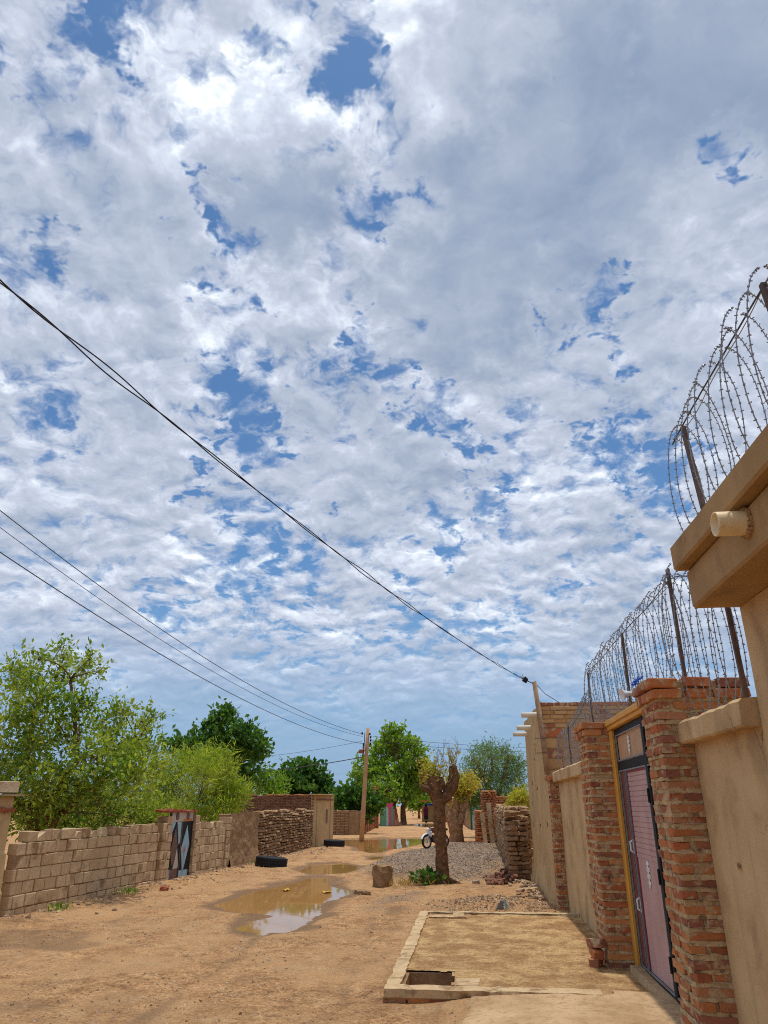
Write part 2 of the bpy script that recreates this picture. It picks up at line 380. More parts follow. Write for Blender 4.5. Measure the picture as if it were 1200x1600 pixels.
M['bark2'] = mat('pale_bark', (.42, .24, .12), (.20, .105, .055), 9, .95, .1, 1., 28, .04, fine=.5, cc=(.52, .33, .18), cc_scale=14, cc_lo=.54, cc_hi=.66)
M['cutwood'] = mat('cut_wood', (.42, .29, .18), (.28, .17, .10), 9, .9, .1, .6, 40, .01)
M['twig'] = mat('twig', (.22, .13, .09), (.14, .085, .06), 9, .9, .1, .4, 40, .01)
M['shoot'] = mat('shoot', (.40, .22, .10), (.30, .22, .07), 5, .8, .2, .2, 40, .01)
M['timber'] = mat('weathered_timber', (.38, .25, .15), (.24, .15, .09), 7, .9, .15, .7, 40, .01, fine=.4)
M['polewood'] = mat('pole_timber', (.52, .31, .17), (.42, .24, .125), 4, .85, .15, .5, 40, .01, fine=.25)
M['steel'] = mat('rusty_steel', (.16, .10, .075), (.09, .065, .055), 12, .7, .3, .4, 50, .004, metal=.35)
M['wire'] = plain('galvanised_wire', (.30, .30, .31), .45, .5, .6, .3)
M['cable'] = plain('black_cable', (.012, .013, .016), .55, .4)
M['linewire'] = plain('line_wire', (.05, .05, .055), .5, .4)
M['yellow'] = mat('yellow_paint', (.68, .35, .06), (.58, .28, .045), 4, .6, .35, .2, 50, .004, cc=(.4, .22, .06), cc_scale=14, cc_lo=.64, cc_hi=.75, fine=.12)
M['black'] = plain('black_paint', (.013, .014, .017), .6, .2)
M['grey'] = plain('grey_paint', (.22, .23, .25), .5, .4)
M['pink'] = mat('dusty_pink_paint', (.52, .335, .33), (.45, .275, .27), 2.5, .55, .35, .25, 30, .004, cc=(.42, .30, .22), cc_scale=5, cc_lo=.54, cc_hi=.72, fine=.18, streak=True)
M['maroon'] = plain('maroon_paint', (.20, .055, .04), .5, .4)
M['crimson'] = plain('crimson_paint', (.22, .02, .035), .5, .4)
M['peach'] = plain('peach_paint', (.52, .31, .17), .55, .35, 0, .12)
M['white'] = plain('white_paint', (.76, .76, .76), .45, .4, 0, .1)
M['pvc'] = mat('aged_pvc', (.78, .66, .42), (.70, .52, .26), 6, .45, .4, .1, 40, .003, cc=(.45, .25, .08), cc_scale=12, cc_lo=.6, cc_hi=.72, fine=.1)
M['pvc2'] = plain('white_pvc', (.72, .66, .54), .5, .4, 0, .15)
M['rubber'] = plain('tyre_rubber', (.022, .022, .026), .75, .3, 0, .3)
M['blue'] = plain('blue_plastic', (.02, .11, .55), .5, .4)
M['skyblue'] = plain('light_blue_paint', (.32, .52, .60), .5, .35)
M['lavender'] = plain('lavender_paint', (.36, .31, .42), .55, .3)
M['brownpaint'] = plain('brown_paint', (.17, .095, .07), .55, .3)
M['palepaint'] = plain('pale_gate_paint', (.55, .50, .44), .6, .3)
M['orange'] = plain('orange_paint', (.60, .20, .05), .6, .3)
M['green'] = plain('green_paint', (.12, .30, .17), .6, .3)
M['hotpink'] = plain('hot_pink_paint', (.60, .08, .17), .6, .3)
M['teal'] = plain('pale_teal_paint', (.34, .52, .48), .6, .3)
M['darkteal'] = plain('dark_teal_paint', (.02, .10, .11), .6, .3)
M['olive'] = mat('olive_wall_paint', (.38, .27, .12), (.31, .21, .09), 3, .8, .2, .3, 40, .01)
M['roofsheet'] = plain('roof_sheet', (.48, .47, .47), .4, .5, .5, .2)
M['terracotta'] = plain('terracotta', (.36, .10, .05), .7, .25)
M['glass'] = plain('lamp_glass', (.75, .72, .6), .15, .5)
M['bulbyellow'] = plain('yellow_plastic', (.72, .42, .02), .45, .4)
M['skin'] = plain('skin', (.10, .05, .03), .6, .3)
M['cloth'] = plain('dark_red_cloth', (.09, .015, .03), .9, .1)
M['clothdark'] = plain('dark_cloth', (.02, .02, .03), .9, .1)
M['chrome'] = plain('chrome', (.6, .6, .6), .2, .5, .9, .1)
M['drygrass'] = leaf_mat('dry_grass', [(0., (.36, .24, .09)), (1., (.50, .36, .15))], .3)
M['leafA'] = leaf_mat('mixed_green_leaf', [(0., (.05, .12, .012)), (.35, (.12, .23, .02)), (.7, (.23, .35, .035)), (1., (.46, .50, .07))], .42)
M['leafY'] = leaf_mat('yellow_green_leaf', [(0., (.16, .25, .02)), (.5, (.30, .40, .03)), (1., (.46, .50, .07))], .45)
M['leafD'] = leaf_mat('dark_green_leaf', [(0., (.02, .075, .012)), (.5, (.05, .14, .02)), (1., (.13, .26, .04))], .38, .4)
M['leafM'] = leaf_mat('fresh_green_leaf', [(0., (.06, .15, .015)), (.5, (.16, .31, .025)), (1., (.30, .44, .05))], .4)
M['leafT'] = leaf_mat('thorn_leaf', [(0., (.04, .11, .03)), (.5, (.10, .20, .045)), (1., (.20, .32, .07))], .35)
M['leafS'] = leaf_mat('young_shoot_leaf', [(0., (.34, .38, .03)), (.7, (.50, .50, .05)), (1., (.50, .34, .08))], .45)
M['pebble'] = mat('pebble', (.42, .31, .20), (.30, .20, .125), 8, .9, .15, .5, 40, .006, 'island', [(0., (.13, .075, .045)), (.4, (.34, .20, .105)), (.75, (.56, .40, .24)), (1., (.40, .33, .28))], fine=.2)
M['gravel'] = mat('gravel_stone', (.40, .33, .26), (.28, .22, .18), 8, .9, .15, .5, 40, .006, 'island', [(0., (.10, .065, .045)), (.35, (.26, .18, .115)), (.7, (.40, .295, .20)), (1., (.58, .47, .36))], fine=.2)
M['water'] = None
def water_mat():
    m, t = new_mat('muddy_water')
    tc = t.node('ShaderNodeTexCoord').outputs['Object']
    col = t.mix(t.noise(tc, 1.3, 3, .5), (.46, .25, .085), (.36, .19, .06))
    b = bsdf(t, col, .03, .5, bump(t, t.noise(tc, 7., 3, .5), .05, .004)); b.inputs['IOR'].default_value = 1.36
    return m
M['water'] = water_mat()

# ================================================================== ground
PUD = [[(335, 1414), (372, 1398), (420, 1388), (455, 1380), (478, 1372), (520, 1371), (516, 1382), (548, 1393), (546, 1400), (510, 1412), (492, 1436), (455, 1456), (405, 1462), (368, 1454), (378, 1440), (425, 1431), (380, 1428), (345, 1424)],
       [(474, 1356), (492, 1351), (532, 1349), (560, 1353), (556, 1361), (530, 1367), (492, 1367), (470, 1363)],
       [(523, 1312), (560, 1310.5), (610, 1310), (668, 1310), (664, 1318), (645, 1322), (605, 1329), (585, 1334), (562, 1331), (556, 1324), (530, 1320)],
       [(640, 1287.5), (690, 1287), (690, 1291), (655, 1291.5)],
       [(575, 1339), (600, 1338), (604, 1342), (580, 1344)]]
WATER_Z = -.04
PUDW = [[(q.x, q.y) for q in (GP(a, b, WATER_Z) for a, b in P)] for P in PUD]
def poly_sd(x, y, P):       # signed distance, negative inside
    d = np.full(x.shape, 1e9); ins = np.zeros(x.shape, bool); n = len(P)
    for i in range(n):
        ax, ay = P[i]; bx, by = P[(i + 1) % n]; ex, ey = bx - ax, by - ay
        t = np.clip(((x - ax) * ex + (y - ay) * ey) / (ex * ex + ey * ey), 0, 1)
        d = np.minimum(d, np.hypot(x - ax - t * ex, y - ay - t * ey))
        c = ((ay > y) != (by > y)) & (x < (bx - ax) * (y - ay) / ((by - ay) if by != ay else 1e-9) + ax); ins ^= c
    return np.where(ins, -d, d)
def pud_sd(x, y):
    d = np.full(np.shape(x), 1e9); x = np.asarray(x, float); y = np.asarray(y, float)
    for P in PUDW: d = np.minimum(d, poly_sd(x, y, P))
    return d
GRAV = [[(q.x, q.y) for q in (GP(a, b) for a, b in P)] for P in (
    [(560, 1366), (585, 1352), (640, 1334), (700, 1326), (788, 1325), (800, 1350), (770, 1372), (700, 1380), (640, 1374)],
    [(575, 1415), (600, 1402), (640, 1396), (672, 1397), (650, 1404), (610, 1414), (580, 1424)])]
def grav_mask(x, y):
    x = np.asarray(x, float); y = np.asarray(y, float)
    m = sstep(.45, -.55, poly_sd(x, y, GRAV[0]) + .35 * fbm(x * 1.3, y * 1.3, 3, 41))
    return np.maximum(m, .75 * sstep(.3, -.3, poly_sd(x, y, GRAV[1]) + .3 * fbm(x * 2, y * 2, 3, 43)))
def wall_x(y): return -7.08 + .0567 * (y - 11.55)
def gh(x, y):
    x = np.asarray(x, float); y = np.asarray(y, float)
    near = sstep(60, 30, y)
    z = .035 * fbm(x * .4, y * .4, 3, 1) + near * (.016 * fbm(x * 1.6, y * 1.6, 3, 5) + .008 * fbm(x * 6, y * 6, 3, 9))
    z = z + near * .010 * np.maximum(0, fbm(x * 11, y * 9, 3, 13, .6)) * (.6 + .8 * vnoise(x * .7, y * .5, 15))
    z = z - .022 * near * np.exp(-((x + 3.2 - .5 * np.sin(y * .23)) / .28) ** 2) - .018 * near * np.exp(-((x + 1.7 - .5 * np.sin(y * .23)) / .25) ** 2)
    d = x - wall_x(y); along = sstep(10., 11.5, y) * sstep(34, 31, y)
    z = z + along * np.exp(-((d - .25) / .42) ** 2) * (.055 + .06 * fbm(x * 1.5, y * 1.5, 4, 21))
    z = z + .115 * sstep(-.75, .55, x) * sstep(4.3, 6.2, y) * sstep(8.9, 8.4, y)           # made-up apron before the gate
    z = z + .16 * np.exp(-(((x - .35) / .75) ** 2 + ((y - 13.45) / .55) ** 2)) * (1 + .35 * fbm(x * 3, y * 3, 3, 31))
    z = z + .10 * np.exp(-(((x - .3) / 1.3) ** 2 + ((y - 15.2) / 1.5) ** 2)) + .06 * np.exp(-(((x + .65) / .7) ** 2 + ((y - 17.15) / .8) ** 2))
    z = z + .10 * np.exp(-(((x - 1.0) / .35) ** 2 + ((y - 16.) / 1.8) ** 2)) * (1 + fbm(x * 3, y * 3, 3, 33))
    z = z + .20 * grav_mask(x, y) * sstep(17.5, 22, y) * (1 + .3 * fbm(x * 1.1, y * 1.1, 3, 35))
    z = z + .05 * np.exp(-((y - 36.5 - .3 * x) / 1.2) ** 2) * sstep(-7, -2, x)
    inslab = (x > -.72) & (x < 1.5) & (y > 7.4) & (y < 12.2)
    z = np.where(inslab, np.minimum(z, -.03), z)
    sd = pud_sd(x, y) + .20 * near * fbm(x * 2.0, y * 1.3, 5, 51, .62)
    zin = WATER_Z - .05 * sstep(0, .5, -sd); zo = WATER_Z + np.minimum(sd * .14, .2)
    zp = np.where(sd < 0, zin, zo); k = sstep(.45, .0, sd)
    return np.where(sd < .45, z * (1 - k) + zp * k if False else np.where(sd < 0, zp, np.maximum(z * (1 - k) + zp * k, zo * .0 + WATER_Z + .004 + .0 * sd + np.minimum(sd * .05, .02))), z)
def gz(x, y): return float(gh(np.array([x]), np.array([y]))[0])

def axis(segs):
    v = [segs[0][0]]
    for a, b, s in segs:
        n = max(1, int(round((b - a) / s))); v += list(a + (b - a) * np.arange(1, n + 1) / n)
    return np.array(v)
def build_ground():
    xs = axis([(-1500, -300, 200), (-300, -60, 30), (-60, -16, 3), (-16, -8.6, .3), (-8.6, 2.2, .055), (2.2, 8, .4), (8, 60, 5), (60, 300, 30), (300, 1500, 200)])
    ys = [-40., -15, -6, -2, 0, 1.5, 2.5, 3.]
    while ys[-1] < 46: ys.append(ys[-1] + max(.045, .0075 * ys[-1]))
    while ys[-1] < 1500: ys.append(ys[-1] * 1.06)
    ys = np.array(ys); X, Y = np.meshgrid(xs, ys); Z = gh(X, Y); nx, ny = len(xs), len(ys)
    V = np.stack([X, Y, Z], -1).reshape(-1, 3); i = np.arange(nx * ny).reshape(ny, nx)
    F = np.stack([i[:-1, :-1], i[:-1, 1:], i[1:, 1:], i[1:, :-1]], -1).reshape(-1, 4)
    m, t = new_mat('earth')
    pos = t.node('ShaderNodeNewGeometry').outputs['Position']
    aw = t.node('ShaderNodeAttribute', attribute_name='wet').outputs['Fac']; ag = t.node('ShaderNodeAttribute', attribute_name='gravel').outputs['Fac']
    big = t.noise(pos, .55, 5, .6, .4); mid = t.noise(pos, 2.6, 6, .62); fin = t.noise(pos, 26, 5, .7); grain = t.noise(pos, 110, 3, .7)
    col = t.mix(t.rng(big, .35, .68), (.59, .325, .142), (.43, .222, .095))
    col = t.mix(t.rng(mid, .48, .72, 0, .6), col, (.64, .45, .25))
    col = t.mix(t.rng(t.noise(pos, 1.1, 6, .65, .6), .56, .70, 0, .62), col, (.22, .125, .065))
    mp = t.node('ShaderNodeMapping'); mp.inputs['Scale'].default_value = (2.6, .55, 1); t.l.new(pos, mp.inputs[0])       # drag marks along the street
    col = t.mix(t.rng(t.noise(mp.outputs[0], 1.4, 6, .7, .5), .55, .72, 0, .35), col, (.27, .16, .08))
    col = t.mix(t.rng(t.noise(pos, 8.5, 6, .68, .3), .52, .68, 0, .55), col, (.27, .155, .08))
    col = t.mix(t.rng(fin, .5, .70, 0, .75), col, (.21, .125, .07))
    col = t.mix(t.rng(grain, .54, .68, 0, .7), col, (.66, .50, .32))
    trod = t.rng(t.noise(pos, .8, 5, .6, .8), .36, .62)       # smooth trodden sand where 0, churned grit where 1
    col = t.mix(t.rng(t.noise(mp.outputs[0], .8, 5, .62, .6), .44, .66, .5, 0), col, (.66, .40, .19))
    col = t.mix(t.math('MULTIPLY', trod, .8), col, t.mix(1., col, t.mix(t.rng(t.noise(pos, 4.5, 6, .7, .5), .32, .66), (.55, .47, .40), (1.25, 1.25, 1.25)), 'MULTIPLY'))
    col = t.mix(t.math('ADD', .25, t.math('MULTIPLY', trod, .55)), col, t.mix(1., col, t.mix(t.rng(t.noise(pos, 30, 4, .7), .36, .6), (.50, .44, .38), (1.2, 1.2, 1.2)), 'MULTIPLY'))
    col = t.mix(t.math('MULTIPLY', ag, t.rng(mid, .3, .6, .45, .95)), col, t.mix(fin, (.16, .11, .075), (.38, .28, .19)))
    wf = t.rng(t.math('ADD', aw, t.math('MULTIPLY', t.math('SUBTRACT', mid, .5), .5)), .25, .75, 0, .85)
    col = t.mix(wf, col, t.mix(fin, (.16, .088, .042), (.30, .172, .082)))
    h = t.math('ADD', t.math('MULTIPLY', mid, 1.3), t.math('ADD', t.math('MULTIPLY', fin, .55), t.math('MULTIPLY', grain, .16)))
    b = bsdf(t, col, t.math('SUBTRACT', .95, t.math('MULTIPLY', wf, .2)), .25, bump(t, h, 1., .09))
    me = mesh_np('ground', V, [F], m, True)
    sd = pud_sd(X.ravel(), Y.ravel())
    wet = sstep(.5, .0, sd + .3 * fbm(X.ravel() * 1.5, Y.ravel() * 1.5, 3, 77)) * .8
    fx, fy = X.ravel(), Y.ravel()
    wet = np.maximum(wet, .55 * sstep(.12, .5, fbm(fx * .55, fy * .5, 4, 79)) * sstep(26, 20, fy))          # damp patches
    rut = np.maximum(np.exp(-((fx + 3.2 - .5 * np.sin(fy * .23)) / .16) ** 2), np.exp(-((fx + 1.7 - .5 * np.sin(fy * .23)) / .15) ** 2)) * sstep(-.25, .35, fbm(fx * 1.2, fy * .6, 4, 83))
    wet = np.maximum(wet, .55 * rut * sstep(30, 20, fy)); wet = np.maximum(wet, sstep(.16, .0, sd))
    # damp drain across the street in front of the puddle and along the left wall foot
    a = me.attributes.new('wet', 'FLOAT', 'POINT'); a.data.foreach_set('value', wet.astype(np.float32))
    a = me.attributes.new('gravel', 'FLOAT', 'POINT'); a.data.foreach_set('value', grav_mask(X.ravel(), Y.ravel()).astype(np.float32))
    tag(link('ground', me), kind='structure')
build_ground()
for P in PUDW:              # standing water: one sheet per puddle, its shore is where the earth rises through it
    c = np.mean(P, 0); Q = [(c[0] + (x - c[0]) * 1.0 + (.35 if x > c[0] else -.35), c[1] + (y - c[1]) + (.4 if y > c[1] else -.4)) for x, y in P]
    xs = [q[0] for q in Q]; ys = [q[1] for q in Q]
    V = [(min(xs), min(ys), WATER_Z), (max(xs), min(ys), WATER_Z), (max(xs), max(ys), WATER_Z), (min(xs), max(ys), WATER_Z)]
    tag(link('water', mesh_np('water', V, [np.array([[0, 1, 2, 3]])], M['water'])), kind='structure')

def on_ground(P, sink=0.):
    P = np.array(P, float); P[:, 2] = gh(P[:, 0], P[:, 1]) - sink; return P

# ------------------------------------------------------------------ loose stones (nobody could count them)
def build_stones():
    rng = np.random.default_rng(7)
    n = 46000; y = 3.9 + 22 * rng.random(n) ** 2.0; x = rng.uniform(-7.2, 1.3, n)
    keep = (fbm(x * .8, y * .8, 3, 61) > -.35 * rng.random(n)) & (pud_sd(x, y) > .1) & ~((x > -.85) & (y > 7.2) & (y < 12.4))
    x, y = x[keep], y[keep]; s = .003 + .017 * rng.random(len(x)) ** 4.5
    V, F = stones_np(on_ground(np.stack([x, y, x * 0], 1), .002), s, rng)
    tag(link('pebbles', mesh_np('pebbles', V, [F], M['pebble'])), 'small pebbles and clods scattered over the dirt street', 'pebbles', kind='stuff')
    # rubble along the foot of the left wall
    n = 1500; y = rng.uniform(11.3, 31, n); x = wall_x(y) + .05 + np.abs(rng.normal(0, .35, n)); s = .010 + .045 * rng.random(n) ** 4
    V, F = stones_np(on_ground(np.stack([x, y, x * 0], 1), .004), s, rng, True)
    tag(link('wall_foot_rubble', mesh_np('wall_foot_rubble', V, [F], M['pebble'])), 'crumbled earth and chips along the foot of the left wall', 'rubble', kind='stuff')
    # gravel heap
    n = 26000; y = rng.uniform(11, 33, n); x = rng.uniform(-3.8, 1.5, n); g = grav_mask(x, y)
    k = g > .25 + .6 * rng.random(n); x, y = x[k], y[k]; s = rng.uniform(.014, .034, len(x)) * np.where(y < 16, .5, 1)
    V, F = stones_np(on_ground(np.stack([x, y, x * 0], 1), 0), s, rng)
    tag(link('gravel_heap', mesh_np('gravel_heap', V, [F], M['gravel'])), 'low heap of pale crushed gravel spread behind the pollarded tree', 'gravel', kind='stuff')
    # sandy spoil heap behind the platform
    n = 2600; x = rng.normal(.35, .6, n); y = rng.normal(13.4, .4, n); k = (y > 12.5) & (x < 1.3); x, y = x[k], y[k]; s = .008 + .03 * rng.random(len(x)) ** 4
    V, F = stones_np(on_ground(np.stack([x, y, x * 0], 1), .002), s, rng)
    tag(link('spoil_heap', mesh_np('spoil_heap', V, [F], M['pebble'])), 'yellow sandy spoil heaped behind the dirt platform', 'spoil', kind='stuff')
    # dry grass
    n = 420; c = np.array([-1.15, 17.2]); x = rng.normal(c[0], .28, n); y = rng.normal(c[1], .25, n); P = on_ground(np.stack([x, y, x * 0], 1))
    dirs = np.stack([rng.normal(0, .5, n), rng.normal(0, .5, n), np.abs(rng.normal(.8, .3, n))], 1)
    V, F = leaf_np(P, dirs, rng.uniform(.10, .24, n), .05, rng)
    tag(link('dry_grass', mesh_np('dry_grass', V, [F], M['drygrass'])), 'dry straw-coloured grass beside the foot of the pollarded tree', 'grass', kind='stuff')
    # weeds along the left wall
    n = 110; cl = rng.choice(4, n); cy = np.array([14.6, 14.9, 22.2, 12.4])[cl]; y = rng.normal(cy, .14); x = wall_x(y) + .35 + rng.normal(0, .1, n); P = on_ground(np.stack([x, y, x * 0], 1))
    dirs = np.stack([rng.normal(0, .45, n), rng.normal(0, .45, n), np.abs(rng.normal(.8, .3, n))], 1)
    V, F = leaf_np(P, dirs, rng.uniform(.06, .15, n), .12, rng)
    tag(link('weeds', mesh_np('weeds', V, [F], M['leafM'])), 'green weeds sprouting along the foot of the block wall', 'weeds', kind='stuff')
def leaf_np(P, D, L, ratio, rng, fold=.25):
    """one folded leaf (two triangles) per point"""
    n = len(P); D = D / (np.linalg.norm(D, axis=1)[:, None] + 1e-9)
    A = rng.normal(size=(n, 3)); S = np.cross(D, A); S /= np.linalg.norm(S, axis=1)[:, None] + 1e-9; U = np.cross(S, D)
    L = np.asarray(L)[:, None]; W = L * ratio; mid = P + D * L * .5
    V = np.stack([P, mid + S * W + U * W * fold, P + D * L, mid - S * W + U * W * fold], 1).reshape(-1, 3)
    i = np.arange(n)[:, None] * 4
    return V, np.concatenate([i + np.array([[0, 1, 2]]), i + np.array([[0, 2, 3]])])
build_stones()

# ================================================================== raised dirt platform before the right-hand wall
def build_platform():
    rng = np.random.default_rng(11)
    rt = root('dirt_platform', 'low raised dirt platform with concrete kerb and a square pit before the wall', 'platform', (0, 0, 0))
    m, t = new_mat('platform_earth')
    pos = t.node('ShaderNodeNewGeometry').outputs['Position']
    n1 = t.noise(pos, 2.4, 5, .6, .4); n2 = t.noise(pos, 15, 6, .7); n3 = t.noise(pos, 60, 4, .7)
    col = t.mix(t.rng(n1, .38, .62), (.80, .53, .25), (.50, .285, .125)); col = t.mix(t.rng(t.noise(pos, 6, 6, .7, .6), .5, .66, 0, .65), col, (.34, .19, .085)); col = t.mix(t.rng(n2, .52, .7, 0, .8), col, (.27, .15, .07)); col = t.mix(t.rng(n3, .55, .70, 0, .4), col, (.80, .60, .33)); col = t.mix(1., col, t.mix(t.rng(t.noise(pos, 30, 4, .7), .34, .6), (.70, .64, .58), (1.1, 1.1, 1.1)), 'MULTIPLY')
    bsdf(t, col, .95, .15, bump(t, t.math('ADD', n2, t.math('MULTIPLY', n3, .4)), 1., .05))
    xs = np.arange(-.69, 1.53, .028); ys = np.arange(7.40, 12.18, .032); X, Y = np.meshgrid(xs, ys)
    Z = .100 + .010 * fbm(X * 2, Y * 2, 3, 3) + .012 * fbm(X * 9, Y * 6, 4, 4, .65); Z -= .02 * sstep(1.15, 1.5, X)
    i = np.arange(X.size).reshape(X.shape); F = np.stack([i[:-1, :-1], i[:-1, 1:], i[1:, 1:], i[1:, :-1]], -1).reshape(-1, 4)
    cx = X.ravel()[F].mean(1); cy = Y.ravel()[F].mean(1); jx = .02 * fbm(cy * 9, cx * 9, 2, 8); 
    hole = ((cx > -.68) & (cx < -.22 + jx) & (cy > 7.5) & (cy < 8.16 + jx)) | ((cx > -.62) & (cx < -.36) & (cy > 11.86) & (cy < 12.08))
    link('earth_fill', mesh_np('earth_fill', np.stack([X, Y, Z], -1).reshape(-1, 3), [F[~hole]], m, True), rt)
    def kerb(x0, x1, y0, y1, n, ax):
        # long concrete strip, its edges slightly eaten away
        b = MB(); k = n
        for s in range(k + 1): pass
        L = np.linspace(0, 1, k + 1); V = []
        for s in L:
            j = rng.normal(0, .0055, 4) + (rng.random(4) < .12) * rng.uniform(-.035, .0, 4) * np.array([-1, -1, 1, 1])
            if ax == 'y': y = y0 + (y1 - y0) * s; V += [(x0 + j[0], y, -.06), (x0 + j[1], y, .118 + j[3] * .3), (x1 + j[2], y, .121 + j[3] * .4), (x1, y, -.06)]
            else: x = x0 + (x1 - x0) * s; V += [(x, y1, -.06), (x, y1 + j[2], .121 + j[3] * .4), (x, y0 + j[1], .118 + j[3] * .3), (x, y0 + j[0], .055)]
        F = [(q * 4 + a, q * 4 + (a + 1) % 4, q * 4 + 4 + (a + 1) % 4, q * 4 + 4 + a) for q in range(k) for a in range(4)] + [(0, 1, 2, 3), (k * 4 + 3, k * 4 + 2, k * 4 + 1, k * 4)]
        b.add(V, F).build('kerb', M['concrete'], rt)
    kerb(-.82, -.685, 7.49, 12.2, 40, 'y'); kerb(-.82, 1.05, 7.32, 7.487, 26, 'x')
    kerb(-.82, 1.5, 12.205, 12.33, 22, 'x')
    units = unit_meshes('brick', rough_units(4, .07, .035, 5), M['brick'])
    x = -.84
    while x < .5:                         # the course the front kerb is bedded on
        L = rng.uniform(.15, .24); link('brick', units[rng.integers(4)], rt, (x + L / 2, 7.395 + rng.normal(0, .008), .018), (0, rng.normal(0, .03), rng.normal(0, .05)), (L * .95, .13, .075)); x += L
    # pit lining
    b = MB(); b.box(-.70, -.66, 7.49, 8.2, -.04, .085); b.box(-.70, -.2, 8.16, 8.2, -.04, .088); b.box(-.215, -.18, 7.5, 8.2, -.04, .088); b.box(-.69, -.2, 7.49, 8.18, -.05, -.025)
    b.build('pit_lining', M['mud'], rt)
    b = MB(); b.box(-.64, -.34, 12.085, 12.12, -.04, .09); b.box(-.64, -.34, 11.84, 12.084, -.05, -.01); b.build('pit_lining', M['mud'], rt)
    b = MB(); b.box(-.205, .02, 7.52, 7.80, .098, .122, .008, .004, rng); b.build('patch_slab', M['concrete'], rt)
    b = MB(); b.box(-.66, -.12, 11.72, 11.83, .095, .124, .006, .004, rng); b.box(-.33, -.16, 11.835, 12.19, .095, .122, .006, .004, rng); b.build('patch_slab', M['concrete'], rt)
build_platform()
def apron():                # trodden cement apron before the gate, its edge broken away
    m, t = new_mat('cement_apron'); pos = t.node('ShaderNodeNewGeometry').outputs['Position']
    n1 = t.noise(pos, 2.2, 5, .6, .4); n2 = t.noise(pos, 18, 6, .7)
    col = t.mix(t.rng(n1, .35, .68), (.56, .385, .215), (.42, .27, .14)); col = t.mix(t.rng(t.noise(pos, 4.5, 6, .7, .5), .48, .66, 0, .7), col, (.33, .20, .10)); col = t.mix(t.rng(n2, .5, .68, 0, .7), col, (.27, .165, .085))
    bsdf(t, col, .9, .15, bump(t, t.math('ADD', n1, n2), .7, .03))
    xs = np.arange(-.6, 1.62, .03); ys = np.arange(4.0, 8.5, .03); X, Y = np.meshgrid(xs, ys)
    e = (X - .05 - .75 * (7.2 - Y) * 0) + .22 * fbm(X * 1.1, Y * 1.1, 4, 90) + .05 * fbm(X * 6, Y * 6, 3, 92); lim = -.15 + .55 * sstep(7.25, 7.6, Y) + .5 * sstep(6.2, 5.4, Y)
    e2 = np.minimum(np.minimum(e - lim, (Y - 4.9) + .25 * fbm(X * 1.4, Y * 1.4, 4, 94)), np.where(X < 1.12, 7.31 - Y, 9))
    Z = gh(X, Y) + np.where(e2 > .03, .016, -.03) + .004 * fbm(X * 4, Y * 4, 3, 96)
    i = np.arange(X.size).reshape(X.shape); F = np.stack([i[:-1, :-1], i[:-1, 1:], i[1:, 1:], i[1:, :-1]], -1).reshape(-1, 4); keep = (e2.ravel()[F] > -.03).all(1)
    tag(link('apron', mesh_np('apron', np.stack([X, Y, Z], -1).reshape(-1, 3), [F[keep]], m, True)), kind='structure')
apron()

# ================================================================== right-hand side: house, walls, gate, brick pillars
BRICKS = unit_meshes('brick', rough_units(8, .07, .028, 21), M['brick'])
TAN = unit_meshes('brick', rough_units(6, .06, .03, 22), M['tanbrick'])
BLOCKS = unit_meshes('block', rough_units(8, .045, .014, 23), M['block'])
def plaster_sheet(b, x0, x1, y0, y1, z0, z1, amp=.006, step=.12, seed=0):
    """a plastered wall body: street face subdivided and uneven"""
    ys = np.linspace(y0, y1, max(2, int((y1 - y0) / step) + 1)); zs = np.linspace(z0, z1, max(2, int((z1 - z0) / step) + 1)); Y, Z = np.meshgrid(ys, zs)
    X = x0 + amp * fbm(Y * 1.7, Z * 1.7, 3, seed); V = np.stack([X, Y, Z], -1).reshape(-1, 3); i = np.arange(Y.size).reshape(Y.shape)
    F = [tuple(int(a) for a in f) for f in np.stack([i[:-1, :-1], i[1:, :-1], i[1:, 1:], i[:-1, 1:]], -1).reshape(-1, 4)]
    b.add(V, F); xb = x0 + .02
    b.box(xb, x1, y0, y1, z0, z1)
def coping(x0, x1, y0, y1, z0, z1, parent, rng, mat_, n=30):
    V = []; k = n
    for s in np.linspace(0, 1, k + 1):
        y = y0 + (y1 - y0) * s; j = rng.normal(0, .004, 4)
        V += [(x1, y, z0), (x0 + .012 + j[0], y, z0 + j[1]), (x0 + j[0], y, z0 + .012 + j[1]), (x0 + j[2], y, z1 - .02 + j[3]), (x0 + .02 + j[2], y, z1 + j[3]), (x1, y, z1 + .02)]
    m = 6; F = [(q * m + a, q * m + (a + 1) % m, q * m + m + (a + 1) % m, q * m + m + a) for q in range(k) for a in range(m)] + [tuple(range(m)), tuple(range(k * m, k * m + m))[::-1]]
    return MB().add(V, F).build('coping', mat_, parent)

